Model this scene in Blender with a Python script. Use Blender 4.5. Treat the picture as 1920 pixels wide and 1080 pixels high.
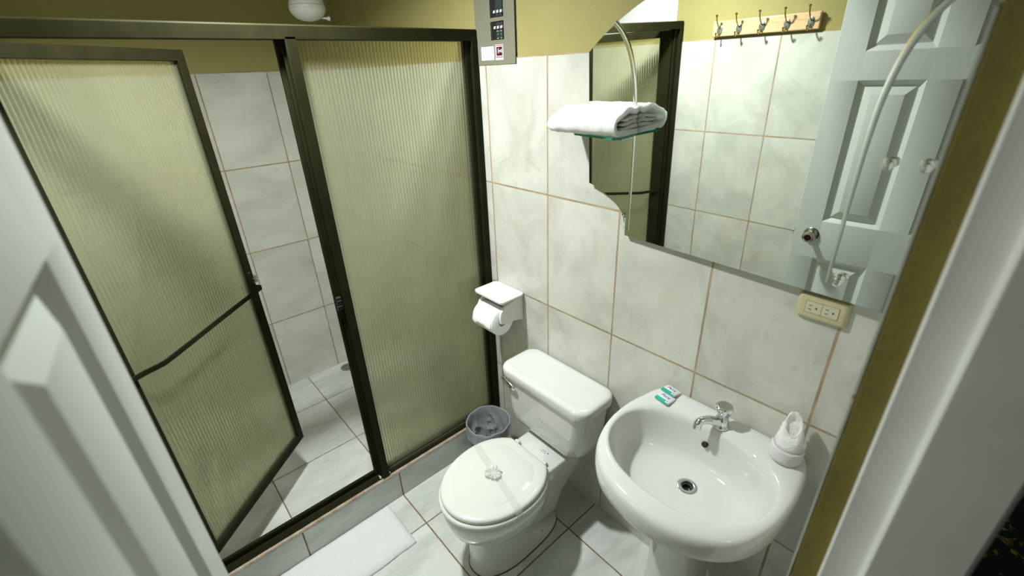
import bpy, bmesh, math, random
import numpy as np
from mathutils import Vector, Matrix, noise as mnoise
random.seed(7)
PI = math.pi
for o in list(bpy.data.objects):
    bpy.data.objects.remove(o, do_unlink=True)
scene = bpy.context.scene
COL = scene.collection

# ------------------------------------------------------------------ camera
CAM = Vector((1.54662, -1.21131, 1.84347))
RGT = Vector((0.664843, 0.746077, -0.036778))
DWN = Vector((0.303242, -0.314566, -0.899496))
FWD = Vector((-0.682662, 0.586871, -0.435379))
cam_d = bpy.data.cameras.new('camera')
cam_d.sensor_fit = 'HORIZONTAL'
cam_d.sensor_width = 36.0
cam_d.lens = 15.8589
cam_d.clip_start = 0.01
cam_d.dof.use_dof = True
cam_d.dof.focus_distance = 1.65
cam_d.dof.aperture_fstop = 2.0
cam = bpy.data.objects.new('camera', cam_d)
COL.objects.link(cam)
m = Matrix.Identity(4)
for i, v in enumerate((RGT, -DWN, -FWD)):
    for r in range(3):
        m[r][i] = v[r]
m.translation = CAM
cam.matrix_world = m
scene.camera = cam

# ------------------------------------------------------------------ world, lamp, exposure
world = bpy.data.worlds.new('world')
scene.world = world
world.use_nodes = True
bg = world.node_tree.nodes['Background']
bg.inputs[0].default_value = (0.75, 0.85, 0.75, 1)
bg.inputs[1].default_value = 0.035
LAMP = Vector((0.16, -0.82, 2.45))
ld = bpy.data.lights.new('ceiling_bulb_light', 'AREA')
ld.shape = 'DISK'
ld.size = 0.10
ld.spread = math.radians(153)
ld.energy = 26.5
ld.color = (0.94, 0.965, 0.975)
lo = bpy.data.objects.new('ceiling_bulb_light', ld)
lo.location = LAMP
COL.objects.link(lo)
vs = scene.view_settings
vs.view_transform = 'Standard'
vs.look = 'None'
vs.gamma = 1.0
vs.use_curve_mapping = False
vs.exposure = 0.54
scene.cycles.max_bounces = 14
scene.cycles.diffuse_bounces = 6
scene.cycles.glossy_bounces = 8
scene.cycles.transmission_bounces = 12
scene.cycles.transparent_max_bounces = 16
scene.cycles.caustics_reflective = True
scene.cycles.caustics_refractive = True
scene.cycles.blur_glossy = 0.3
scene.cycles.sample_clamp_indirect = 6.0

# ------------------------------------------------------------------ node helpers
def new_mat(name):
    mt = bpy.data.materials.new(name)
    mt.use_nodes = True
    nt = mt.node_tree
    return mt, nt, nt.nodes['Principled BSDF']

def N(nt, kind, **kw):
    n = nt.nodes.new(kind)
    for k, v in kw.items():
        setattr(n, k, v)
    return n

def math_n(nt, op, a, b=None, c=None):
    n = N(nt, 'ShaderNodeMath', operation=op)
    for i, x in enumerate((a, b, c)):
        if x is None:
            continue
        if isinstance(x, (int, float)):
            n.inputs[i].default_value = x
        else:
            nt.links.new(x, n.inputs[i])
    return n.outputs[0]

def mixc(nt, fac, a, b, blend='MIX'):
    n = N(nt, 'ShaderNodeMix', data_type='RGBA', blend_type=blend)
    for sock, x in ((n.inputs[0], fac), (n.inputs[6], a), (n.inputs[7], b)):
        if isinstance(x, (int, float)):
            sock.default_value = x
        elif isinstance(x, tuple):
            sock.default_value = (*x, 1)
        else:
            nt.links.new(x, sock)
    return n.outputs[2]

def ramp(nt, fac, stops):
    n = N(nt, 'ShaderNodeValToRGB')
    e = n.color_ramp.elements
    while len(e) < len(stops):
        e.new(0.5)
    for i, (p, c) in enumerate(stops):
        e[i].position = p
        e[i].color = (*c, 1) if isinstance(c, tuple) else (c, c, c, 1)
    nt.links.new(fac, n.inputs[0])
    return n.outputs[0]

def noise_n(nt, vec, scale, detail=4.0, rough=0.55, dist=0.0):
    n = N(nt, 'ShaderNodeTexNoise')
    n.inputs['Scale'].default_value = scale
    n.inputs['Detail'].default_value = detail
    n.inputs['Roughness'].default_value = rough
    n.inputs['Distortion'].default_value = dist
    if vec is not None:
        nt.links.new(vec, n.inputs['Vector'])
    return n.outputs[0]

def simple(name, col, rough=0.4, metal=0.0, coat=0.0, spec=0.5, bump=None, var=None, sss=0.0, sheen=0.0):
    mt, nt, b = new_mat(name)
    b.inputs['Base Color'].default_value = (*col, 1)
    b.inputs['Roughness'].default_value = rough
    b.inputs['Metallic'].default_value = metal
    b.inputs['Coat Weight'].default_value = coat
    b.inputs['Coat Roughness'].default_value = 0.05
    b.inputs['Specular IOR Level'].default_value = spec
    b.inputs['Sheen Weight'].default_value = sheen
    tc = N(nt, 'ShaderNodeTexCoord')
    if var:
        sc, col2 = var
        f = ramp(nt, noise_n(nt, tc.outputs['Object'], sc, 5), [(0.35, 0.0), (0.7, 1.0)])
        nt.links.new(mixc(nt, f, col, col2), b.inputs['Base Color'])
    if bump:
        sc, st, dist = bump
        f = noise_n(nt, tc.outputs['Object'], sc, 6, 0.6)
        bn = N(nt, 'ShaderNodeBump')
        bn.inputs['Strength'].default_value = st
        bn.inputs['Distance'].default_value = dist
        nt.links.new(f, bn.inputs['Height'])
        nt.links.new(bn.outputs[0], b.inputs['Normal'])
    return mt

def tile_mat(name, ua, va, u0, v0, w, h, g, dark, light, warm, grout, rough=0.16, seed=0.0):
    """glazed marbled tile with a grout grid laid out in world metres on axes ua, va"""
    mt, nt, b = new_mat(name)
    geo = N(nt, 'ShaderNodeNewGeometry')
    sep = N(nt, 'ShaderNodeSeparateXYZ')
    nt.links.new(geo.outputs['Position'], sep.inputs[0])
    ax = {'x': 0, 'y': 1, 'z': 2}
    u = math_n(nt, 'DIVIDE', math_n(nt, 'SUBTRACT', sep.outputs[ax[ua]], u0), w)
    v = math_n(nt, 'DIVIDE', math_n(nt, 'SUBTRACT', sep.outputs[ax[va]], v0), h)
    def edge(x, size):
        f = math_n(nt, 'FRACT', x)
        d = math_n(nt, 'MINIMUM', f, math_n(nt, 'SUBTRACT', 1.0, f))
        return math_n(nt, 'MULTIPLY', d, size)
    d = math_n(nt, 'MINIMUM', edge(u, w), edge(v, h))
    wob = noise_n(nt, geo.outputs['Position'], 60, 3)
    d = math_n(nt, 'ADD', d, math_n(nt, 'MULTIPLY', math_n(nt, 'SUBTRACT', wob, 0.5), g * 0.45))
    mask = N(nt, 'ShaderNodeMapRange')
    mask.inputs[1].default_value = g * 0.42
    mask.inputs[2].default_value = g * 0.62
    mask.inputs[3].default_value = 1.0
    mask.inputs[4].default_value = 0.0
    nt.links.new(d, mask.inputs[0])
    cell = N(nt, 'ShaderNodeCombineXYZ')
    nt.links.new(math_n(nt, 'FLOOR', u), cell.inputs[0])
    nt.links.new(math_n(nt, 'FLOOR', v), cell.inputs[1])
    cell.inputs[2].default_value = seed
    wn = N(nt, 'ShaderNodeTexWhiteNoise', noise_dimensions='3D')
    nt.links.new(cell.outputs[0], wn.inputs['Vector'])
    off = N(nt, 'ShaderNodeVectorMath', operation='SCALE')
    nt.links.new(wn.outputs['Color'], off.inputs[0])
    off.inputs['Scale'].default_value = 9.0
    pos = N(nt, 'ShaderNodeVectorMath', operation='ADD')
    nt.links.new(geo.outputs['Position'], pos.inputs[0])
    nt.links.new(off.outputs[0], pos.inputs[1])
    rotm = N(nt, 'ShaderNodeMapping')
    rotm.inputs['Rotation'].default_value = (0.5, 0.6, 0.7)
    rotm.inputs['Scale'].default_value = (1.0, 0.38, 0.8)
    nt.links.new(pos.outputs[0], rotm.inputs['Vector'])
    n1 = noise_n(nt, rotm.outputs[0], 6.0, 8, 0.62, 0.5)
    c = ramp(nt, n1, [(0.30, dark), (0.60, light)])
    n2 = noise_n(nt, rotm.outputs[0], 4.0, 4, 0.6, 0.6)
    c = mixc(nt, math_n(nt, 'MULTIPLY', ramp(nt, n2, [(0.56, 0.0), (0.75, 1.0)]), 0.55), c, warm)
    n3 = noise_n(nt, rotm.outputs[0], 15.0, 6, 0.7, 0.8)
    c = mixc(nt, math_n(nt, 'MULTIPLY', ramp(nt, n3, [(0.58, 0.0), (0.78, 1.0)]), 0.42), c, (0.27, 0.28, 0.21))
    tone = math_n(nt, 'ADD', 0.95, math_n(nt, 'MULTIPLY', wn.outputs['Value'], 0.07))
    cc = N(nt, 'ShaderNodeCombineColor')
    for i in range(3):
        nt.links.new(tone, cc.inputs[i])
    c = mixc(nt, 1.0, c, cc.outputs[0], 'MULTIPLY')
    gn = noise_n(nt, geo.outputs['Position'], 9, 4)
    gc = mixc(nt, ramp(nt, gn, [(0.35, 0.0), (0.65, 1.0)]), grout, tuple(x * 0.68 for x in grout))
    nt.links.new(mixc(nt, mask.outputs[0], c, gc), b.inputs['Base Color'])
    rr = math_n(nt, 'ADD', rough, math_n(nt, 'MULTIPLY', mask.outputs[0], 0.6))
    nt.links.new(rr, b.inputs['Roughness'])
    bn = N(nt, 'ShaderNodeBump')
    bn.inputs['Strength'].default_value = 0.35
    bn.inputs['Distance'].default_value = 0.0015
    nt.links.new(math_n(nt, 'SUBTRACT', 1.0, mask.outputs[0]), bn.inputs['Height'])
    nt.links.new(bn.outputs[0], b.inputs['Normal'])
    return mt

WALL_D, WALL_L, WALL_W = (0.435, 0.455, 0.39), (0.585, 0.60, 0.525), (0.575, 0.51, 0.42)
GROUT_W = (0.40, 0.31, 0.19)
GROUT_F = (0.21, 0.135, 0.075)
TW, TH, ZT = 0.33, 0.4718, 1.8838
M = {}
M['tile_back'] = tile_mat('glazed wall tile', 'x', 'z', 0.0364, ZT, TW, TH, 0.0068, WALL_D, WALL_L, WALL_W, GROUT_W)
M['tile_left'] = tile_mat('glazed shower tile', 'y', 'z', -0.4167, ZT, TW, TH, 0.0060, WALL_D, WALL_L, WALL_W, (0.36, 0.25, 0.15), seed=3.0)
M['tile_front'] = tile_mat('glazed wall tile opposite', 'x', 'z', 0.1917, ZT, TW, TH, 0.0068, WALL_D, WALL_L, WALL_W, GROUT_W, seed=5.0)
M['tile_right'] = tile_mat('glazed wall tile side', 'y', 'z', -0.10, ZT, TW, TH, 0.0068, WALL_D, WALL_L, WALL_W, GROUT_W, seed=8.0)
FL_D, FL_L, FL_W = (0.385, 0.415, 0.38), (0.60, 0.63, 0.59), (0.48, 0.48, 0.42)
M['floor'] = tile_mat('marbled floor tile', 'x', 'y', 0.2084, -0.1833, 0.4602, 0.4491, 0.0062, FL_D, FL_L, FL_W, GROUT_F, 0.2, 11.0)
M['floor_sh'] = tile_mat('marbled shower floor tile', 'x', 'y', -0.0845, -0.1833, 0.4490, 0.4491, 0.0052, FL_D, FL_L, FL_W, GROUT_F, 0.2, 14.0)
M['curb'] = tile_mat('marbled curb tile', 'y', 'z', -0.1833, 0.30, 0.4490, 0.30, 0.0062, FL_D, FL_L, FL_W, GROUT_F, 0.2, 17.0)
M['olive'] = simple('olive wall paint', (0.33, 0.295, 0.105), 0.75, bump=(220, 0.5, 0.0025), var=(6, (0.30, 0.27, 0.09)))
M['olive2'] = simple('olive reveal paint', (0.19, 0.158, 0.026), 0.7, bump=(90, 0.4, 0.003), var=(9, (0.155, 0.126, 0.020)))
M['ceiling'] = simple('white ceiling boards', (0.80, 0.82, 0.78), 0.6, var=(4, (0.77, 0.79, 0.75)))
M['groutlip'] = simple('cement lip', (0.27, 0.20, 0.13), 0.85, bump=(120, 0.6, 0.004), var=(30, (0.42, 0.37, 0.29)))
M['ceramic'] = simple('white glazed ceramic', (0.60, 0.62, 0.585), 0.07, coat=0.35, var=(2, (0.59, 0.61, 0.57)))
M['seat'] = simple('ivory seat plastic', (0.60, 0.625, 0.57), 0.16, coat=0.2)
M['bronze'] = simple('dark bronze aluminium', (0.0125, 0.012, 0.0045), 0.5, metal=0.0, spec=0.06, var=(14, (0.018, 0.017, 0.007)))
M['bronze_dk'] = simple('shadowed bronze channel', (0.016, 0.015, 0.010), 0.5, metal=0.3)
M['chrome'] = simple('chrome', (0.72, 0.74, 0.74), 0.07, metal=1.0)
M['steel'] = simple('brushed steel', (0.52, 0.52, 0.48), 0.28, metal=1.0)
M['rubber'] = simple('black rubber', (0.012, 0.013, 0.012), 0.6)
M['white_paint'] = simple('white door paint', (0.57, 0.605, 0.57), 0.42, bump=(75, 0.18, 0.0012), var=(3, (0.555, 0.595, 0.555)))
M['frame_paint'] = simple('white frame paint', (0.62, 0.64, 0.60), 0.4, bump=(20, 0.15, 0.002), var=(7, (0.56, 0.575, 0.53)))
M['plastic'] = simple('white plastic', (0.66, 0.68, 0.64), 0.25)
M['ivory'] = simple('ivory plastic', (0.50, 0.455, 0.27), 0.3)
M['ivory2'] = simple('pale ivory plastic', (0.54, 0.52, 0.38), 0.3)
M['black'] = simple('black', (0.008, 0.008, 0.008), 0.5)
M['ink'] = simple('dark ink', (0.05, 0.06, 0.16), 0.6)
M['panel_grey'] = simple('grey beige enamel', (0.20, 0.195, 0.135), 0.5, var=(8, (0.185, 0.18, 0.125)))
M['paper'] = simple('white paper', (0.80, 0.82, 0.80), 0.8, bump=(60, 0.2, 0.002))
M['label_w'] = simple('white label', (0.66, 0.67, 0.72), 0.6)
M['label_red'] = simple('red print', (0.45, 0.05, 0.06), 0.5)
M['green'] = simple('green print', (0.02, 0.42, 0.26), 0.35)
M['terry'] = simple('white terry cloth', (0.84, 0.86, 0.83), 0.95, bump=(330, 0.8, 0.005), sheen=0.3)
M['mat_terry'] = simple('white terry mat', (0.82, 0.85, 0.82), 0.95, bump=(300, 0.9, 0.008), sheen=0.3)
M['wood'] = None
M['bin'] = simple('dark olive bin plastic', (0.060, 0.058, 0.042), 0.35)
M['brass'] = simple('aged brass', (0.42, 0.32, 0.13), 0.3, metal=1.0)
M['verdigris'] = simple('green patina metal', (0.13, 0.19, 0.16), 0.35, metal=0.7, var=(150, (0.42, 0.47, 0.42)))
M['knob'] = simple('antique nickel', (0.40, 0.38, 0.32), 0.22, metal=1.0)
M['caulk'] = simple('grubby sealant', (0.055, 0.05, 0.03), 0.8)
M['glass_edge'] = simple('green glass edge', (0.02, 0.20, 0.12), 0.1)

def wood_mat():
    mt, nt, b = new_mat('varnished pine')
    tc = N(nt, 'ShaderNodeTexCoord')
    mp = N(nt, 'ShaderNodeMapping')
    mp.inputs['Scale'].default_value = (3, 20, 45)
    nt.links.new(tc.outputs['Object'], mp.inputs[0])
    n = noise_n(nt, mp.outputs[0], 1.6, 5, 0.6, 1.2)
    nt.links.new(ramp(nt, n, [(0.3, (0.55, 0.36, 0.17)), (0.55, (0.66, 0.48, 0.27)), (0.75, (0.50, 0.31, 0.14))]), b.inputs['Base Color'])
    b.inputs['Roughness'].default_value = 0.22
    return mt
M['wood'] = wood_mat()
for k_ in ('terry', 'mat_terry'):
    b_ = M[k_].node_tree.nodes['Principled BSDF']
    b_.inputs['Subsurface Weight'].default_value = 0.6
    b_.inputs['Subsurface Radius'].default_value = (0.03, 0.03, 0.028)
    b_.inputs['Subsurface Scale'].default_value = 1.0

def mirror_mat(name, col, rough):
    mt, nt, b = new_mat(name)
    b.inputs['Base Color'].default_value = (*col, 1)
    b.inputs['Metallic'].default_value = 1.0
    b.inputs['Roughness'].default_value = rough
    return mt
M['mirror'] = mirror_mat('silvered glass', (0.88, 0.92, 0.87), 0.0)
M['groove_soft'] = mirror_mat('cut glass bevel frosted', (0.70, 0.74, 0.70), 0.15)
M['groove'] = mirror_mat('cut glass bevel', (0.72, 0.76, 0.72), 0.06)

def glass_mat():
    """ribbed, lightly frosted and tinted shower glazing"""
    mt, nt, b = new_mat('ribbed tinted glazing')
    out = nt.nodes['Material Output']
    nt.nodes.remove(b)
    gl = N(nt, 'ShaderNodeBsdfGlass')
    gl.inputs['Color'].default_value = (0.97, 0.965, 0.86, 1)
    gl.inputs['Roughness'].default_value = 0.07
    gl.inputs['IOR'].default_value = 1.45
    tr = N(nt, 'ShaderNodeBsdfTransparent')
    tr.inputs['Color'].default_value = (0.95, 0.94, 0.82, 1)
    tl = N(nt, 'ShaderNodeBsdfTranslucent')
    tl.inputs['Color'].default_value = (0.55, 0.54, 0.38, 1)
    m1 = N(nt, 'ShaderNodeMixShader')
    m1.inputs[0].default_value = 0.36
    nt.links.new(gl.outputs[0], m1.inputs[1])
    nt.links.new(tr.outputs[0], m1.inputs[2])
    m2 = N(nt, 'ShaderNodeMixShader')
    m2.inputs[0].default_value = 0.07
    nt.links.new(m1.outputs[0], m2.inputs[1])
    nt.links.new(tl.outputs[0], m2.inputs[2])
    df = N(nt, 'ShaderNodeBsdfDiffuse')
    df.inputs['Color'].default_value = (0.58, 0.59, 0.40, 1)
    m3 = N(nt, 'ShaderNodeMixShader')
    m3.inputs[0].default_value = 0.07
    nt.links.new(m2.outputs[0], m3.inputs[1])
    nt.links.new(df.outputs[0], m3.inputs[2])
    nt.links.new(m3.outputs[0], out.inputs[0])
    return mt
M['ribglass'] = glass_mat()

def clear_glass():
    mt, nt, b = new_mat('clear shelf glass')
    b.inputs['Base Color'].default_value = (0.55, 0.85, 0.70, 1)
    b.inputs['Roughness'].default_value = 0.02
    b.inputs['Transmission Weight'].default_value = 1.0
    b.inputs['IOR'].default_value = 1.45
    return mt
M['shelfglass'] = clear_glass()

def film_mat():
    mt, nt, b = new_mat('thin translucent bag film')
    b.inputs['Base Color'].default_value = (0.38, 0.41, 0.435, 1)
    b.inputs['Roughness'].default_value = 0.16
    b.inputs['Alpha'].default_value = 0.6
    b.inputs['Specular IOR Level'].default_value = 0.8
    return mt
M['film'] = film_mat()

def band_mat():
    mt, nt, b = new_mat('thin paper band')
    b.inputs['Base Color'].default_value = (0.68, 0.70, 0.65, 1)
    b.inputs['Roughness'].default_value = 0.4
    b.inputs['Alpha'].default_value = 0.32
    return mt
M['band'] = band_mat()

M['bow'] = simple('crumpled tissue paper', (0.62, 0.64, 0.59), 0.6)
M['bow'].node_tree.nodes['Principled BSDF'].inputs['Alpha'].default_value = 0.72
def rug_mat():
    mt, nt, b = new_mat('dark hall floor with golden flecks')
    geo = N(nt, 'ShaderNodeNewGeometry')
    n = noise_n(nt, geo.outputs['Position'], 7, 3, 0.6, 2.0)
    n2 = noise_n(nt, geo.outputs['Position'], 23, 4, 0.6, 1.0)
    f = math_n(nt, 'MULTIPLY', ramp(nt, n, [(0.55, 0.0), (0.6, 1.0)]), ramp(nt, n2, [(0.45, 0.0), (0.55, 1.0)]))
    nt.links.new(mixc(nt, f, (0.02, 0.04, 0.033), (0.8, 0.50, 0.05)), b.inputs['Base Color'])
    b.inputs['Roughness'].default_value = 0.8
    return mt
M['rug'] = rug_mat()

# ------------------------------------------------------------------ mesh helpers
ORG = {}

def bm_new():
    return bmesh.new()

def add_box(bm, x0, x1, y0, y1, z0, z1, T=None):
    vs_ = [bm.verts.new(Vector(p)) for p in ((x0, y0, z0), (x1, y0, z0), (x1, y1, z0), (x0, y1, z0),
                                             (x0, y0, z1), (x1, y0, z1), (x1, y1, z1), (x0, y1, z1))]
    if T:
        for v in vs_:
            v.co = T(v.co)
    for f in ((0, 3, 2, 1), (4, 5, 6, 7), (0, 1, 5, 4), (1, 2, 6, 5), (2, 3, 7, 6), (3, 0, 4, 7)):
        bm.faces.new([vs_[i] for i in f])
    return vs_

def add_loft(bm, rings, cap0=True, cap1=True, closed=True):
    vr = [[bm.verts.new(Vector(p)) for p in r] for r in rings]
    n = len(vr[0])
    for a, b in zip(vr, vr[1:]):
        for i in range(n if closed else n - 1):
            j = (i + 1) % n
            bm.faces.new((a[i], a[j], b[j], b[i]))
    if cap0:
        bm.faces.new(list(reversed(vr[0])))
    if cap1:
        bm.faces.new(vr[-1])
    return vr

def add_tube(bm, pts, r, seg=12, cap=True):
    pts = [Vector(p) for p in pts]
    rings = []
    up = Vector((0, 0, 1))
    prev = None
    for i, p in enumerate(pts):
        a = pts[max(i - 1, 0)]
        b = pts[min(i + 1, len(pts) - 1)]
        t = (b - a).normalized()
        if prev is None:
            ref = up if abs(t.dot(up)) < 0.9 else Vector((1, 0, 0))
            nrm = (ref - t * ref.dot(t)).normalized()
        else:
            nrm = (prev - t * prev.dot(t)).normalized()
        prev = nrm
        bn = t.cross(nrm)
        rr = r[i] if isinstance(r, (list, tuple)) else r
        rings.append([p + (nrm * math.cos(k * 2 * PI / seg) + bn * math.sin(k * 2 * PI / seg)) * rr for k in range(seg)])
    add_loft(bm, rings, cap, cap)

def add_lathe(bm, prof, c, axis=Vector((0, 0, 1)), seg=32, cap0=True, cap1=True, f=None):
    """prof: list of (radius, height along axis) from point c"""
    axis = Vector(axis).normalized()
    ref = Vector((1, 0, 0)) if abs(axis.x) < 0.9 else Vector((0, 1, 0))
    a = (ref - axis * ref.dot(axis)).normalized()
    b = axis.cross(a)
    c = Vector(c)
    rings = []
    for r, h in prof:
        ring = []
        for k in range(seg):
            t = 2 * PI * k / seg
            rr = r * (f(t, h) if f else 1.0)
            ring.append(c + axis * h + (a * math.cos(t) + b * math.sin(t)) * rr)
        rings.append(ring)
    add_loft(bm, rings, cap0, cap1)

def add_prism(bm, poly, fn0, fn1):
    add_loft(bm, [[fn0(p) for p in poly], [fn1(p) for p in poly]])

def rrect(x0, x1, y0, y1, r, n=6):
    out = []
    for cx, cy, a0 in ((x1 - r, y1 - r, 0), (x0 + r, y1 - r, PI / 2), (x0 + r, y0 + r, PI), (x1 - r, y0 + r, 1.5 * PI)):
        for i in range(n + 1):
            a = a0 + i * PI / 2 / n
            out.append((cx + r * math.cos(a), cy + r * math.sin(a)))
    return out

def catmull(pts, n=8, closed=False):
    pts = [Vector(p) for p in pts]
    out = []
    L = len(pts)
    for i in range(L if closed else L - 1):
        g = lambda k: pts[k % L] if closed else pts[max(0, min(L - 1, k))]
        p0, p1, p2, p3 = g(i - 1), g(i), g(i + 1), g(i + 2)
        for j in range(n):
            t = j / n
            out.append(0.5 * ((2 * p1) + (p2 - p0) * t + (2 * p0 - 5 * p1 + 4 * p2 - p3) * t * t + (3 * p1 - p0 - 3 * p2 + p3) * t ** 3))
    if not closed:
        out.append(pts[-1])
    return out

def root(name, loc, label, cat, group=None, kind=None):
    o = bpy.data.objects.new(name, None)
    o.empty_display_size = 0.05
    o.location = loc
    COL.objects.link(o)
    o['label'] = label
    o['category'] = cat
    if group:
        o['group'] = group
    if kind:
        o['kind'] = kind
    ORG[o] = Vector(loc)
    return o

def obj(name, bm, mat, parent=None, smooth=35, bevel=None, sub=0, label=None, solid=None, org=None):
    """link a bmesh (built in world metres) as ONE object; smooth = sharp angle in degrees"""
    bmesh.ops.recalc_face_normals(bm, faces=bm.faces)
    me = bpy.data.meshes.new(name)
    o_ = Vector(org) if org is not None else (ORG[parent] if parent is not None else Vector((0, 0, 0)))
    for v in bm.verts:
        v.co -= o_
    bm.to_mesh(me)
    bm.free()
    if smooth:
        for p in me.polygons:
            p.use_smooth = True
        me.set_sharp_from_angle(angle=math.radians(smooth))
    me.materials.append(mat)
    o = bpy.data.objects.new(name, me)
    COL.objects.link(o)
    if parent is not None:
        o.parent = parent
    else:
        o.location = o_
    ORG[o] = o_
    if solid:
        md = o.modifiers.new('thickness', 'SOLIDIFY')
        md.thickness = solid
        md.offset = 0
    if bevel:
        md = o.modifiers.new('bevel', 'BEVEL')
        md.width = bevel
        md.segments = 3
        md.limit_method = 'ANGLE'
        md.angle_limit = math.radians(40)
        md.harden_normals = False
    if sub:
        md = o.modifiers.new('subdivision', 'SUBSURF')
        md.levels = sub
        md.render_levels = sub
    if label:
        o['label'] = label
    return o

def struct(o):
    o['kind'] = 'structure'
    return o

def tag(o, label, cat, group=None):
    o['label'] = label
    o['category'] = cat
    if group:
        o['group'] = group
    return o

def text_bm(body, size, place, thick=0.0003, font_shear=0.0, align='CENTER'):
    """flat lettering as mesh; place maps local (x, y, z) to world"""
    cu = bpy.data.curves.new('lettering', 'FONT')
    cu.body = body
    cu.size = size
    cu.shear = font_shear
    cu.align_x = align
    cu.align_y = 'CENTER'
    cu.extrude = thick
    cu.resolution_u = 3
    ob = bpy.data.objects.new('lettering', cu)
    COL.objects.link(ob)
    dg = bpy.context.evaluated_depsgraph_get()
    me = bpy.data.meshes.new_from_object(ob.evaluated_get(dg))
    bm = bm_new()
    bm.from_mesh(me)
    for v in bm.verts:
        v.co = place(v.co)
    bpy.data.objects.remove(ob, do_unlink=True)
    bpy.data.meshes.remove(me)
    bpy.data.curves.remove(cu)
    return bm

def pull(x, z, d):
    """a point measured on the wall plane y=0, moved toward the camera to y=-d along its sight line"""
    k = (1.21131 - d) / 1.21131
    return CAM.x + (x - CAM.x) * k, CAM.z + (z - CAM.z) * k

# ------------------------------------------------------------------ the room
XL, XR, XO = -1.307, 1.4805, 1.647
YF = -1.464
ZC = 2.60
YJ = -0.53           # end of the side wall at the doorway
bm = bm_new(); add_box(bm, 0.0, XO, YF - .1, 0.1, -0.06, 0.0)
struct(obj('floor', bm, M['floor'], smooth=0))
bm = bm_new(); add_box(bm, XL - .1, -0.10, YF - .1, 0.1, -0.06, 0.0)
struct(obj('floor', bm, M['floor_sh'], smooth=0))
bm = bm_new(); add_box(bm, XL - .1, XO, YF - .1, 0.11, ZC, ZC + 0.05)
struct(obj('ceiling', bm, M['ceiling'], smooth=0))
# back wall (mirror wall)
bm = bm_new(); add_box(bm, XL - .1, XO, 0.006, 0.11, -0.06, ZC)
wb = struct(obj('wall_back', bm, M['olive'], smooth=0))
bm = bm_new()
prof = [(XL, 0.0), (1.474, 0.0), (1.474, ZT), (0.214, ZT), (0.214, 1.861), (-0.012, 1.861), (-0.012, ZT), (XL, ZT)]
add_prism(bm, prof, lambda p: (p[0], 0.012, p[1]), lambda p: (p[0], 0.0, p[1]))
obj('tile_cladding', bm, M['tile_back'], wb, smooth=0)
# left wall (inside the shower)
bm = bm_new(); add_box(bm, XL - .1, XL - .006, YF, 0.006, -0.06, ZC)
wl = struct(obj('wall_left', bm, M['olive'], smooth=0))
bm = bm_new(); add_box(bm, XL - .012, XL, YF, 0.0, 0.0, ZT)
obj('tile_cladding', bm, M['tile_left'], wl, smooth=0)
# front wall (opposite the mirror)
bm = bm_new(); add_box(bm, XL - .1, XO, YF - .1, YF - .006, -0.06, ZC)
wf = struct(obj('wall_front', bm, M['olive'], smooth=0))
bm = bm_new(); add_box(bm, XL, 1.474, YF - .012, YF, 0.0, ZT)
obj('tile_cladding', bm, M['tile_front'], wf, smooth=0)
bm = bm_new()
x = XL
while x < -0.06:
    x1 = min(x + 0.083, -0.05)
    add_box(bm, x, x1, YF - .004, YF + 0.008, 1.955, ZC)
    x += 0.085
obj('plastic_boarding', bm, simple('white plastic boards', (0.86, 0.88, 0.86), 0.3), wf, smooth=0, bevel=0.0015, label='white vertical plastic boards above the shower tiles')
# right wall with the doorway
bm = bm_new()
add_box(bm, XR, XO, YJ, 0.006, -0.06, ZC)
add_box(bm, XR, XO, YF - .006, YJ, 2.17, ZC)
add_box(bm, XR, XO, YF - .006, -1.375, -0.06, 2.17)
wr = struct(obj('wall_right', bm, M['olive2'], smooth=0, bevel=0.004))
bm = bm_new()
n = 40
ring = []
for i in range(n + 1):
    z = 0.0 + ZT * i / n
    ring.append((YJ + 0.0012 * mnoise.noise(Vector((z * 40, 0, 1))), z))
poly = ring + [(0.0, ZT), (0.0, 0.0)]
add_prism(bm, poly, lambda p: (1.4774, p[0], p[1]), lambda p: (1.4808, p[0], p[1]))
add_box(bm, 1.4774, 1.4808, YF, -1.38, 0, ZT)
obj('tile_cladding', bm, M['tile_right'], wr, smooth=0)
# white door frame
bm = bm_new()
pr = [(1.517, YJ + .002), (1.517, -0.549), (1.520, -0.555), (1.557, -0.556), (1.562, -0.559), (1.562, -0.570), (1.566, -0.575),
      (1.600, -0.575), (1.646, -0.574), (1.651, -0.570), (1.651, YJ + .002)]
add_prism(bm, pr, lambda p: (p[0], p[1], 0.0), lambda p: (p[0], p[1], 2.17))
jf = struct(obj('trim_1', bm, M['frame_paint'], smooth=30, bevel=0.0015))
bm = bm_new()
add_box(bm, 1.517, 1.651, -1.372, YJ, 2.145, 2.17)
obj('head_jamb', bm, M['frame_paint'], jf, bevel=0.003)
bm = bm_new()
add_box(bm, 1.517, 1.651, -1.374, -1.35, 0, 2.145)
obj('hinge_jamb', bm, M['frame_paint'], jf, bevel=0.003)
# hall beyond the doorway
bm = bm_new(); add_box(bm, XO, 4.2, -2.6, 3.2, -0.05, 0.0)
struct(obj('floor', bm, M['rug'], smooth=0))

# shower curb
bm = bm_new(); add_box(bm, -0.10, 0.0, YF, 0.0, 0.0, 0.149)
curb = struct(obj('trim_2', bm, M['curb'], smooth=0))
bm = bm_new()
rings = []
for i in range(61):
    y = YF + (0 - YF) * i / 60
    a = 0.0015 * mnoise.noise(Vector((y * 25, 0, 3)))
    rings.append([(-0.016, y, 0.148), (0.0005 + a * .3, y, 0.148), (0.0005 + a * .3, y, 0.1515), (-0.003 + a, y, 0.157), (-0.016, y, 0.1585)])
add_loft(bm, rings)
obj('cement_lip', bm, M['groutlip'], curb, smooth=40, label='rough tan cement edge along the curb top')

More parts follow.
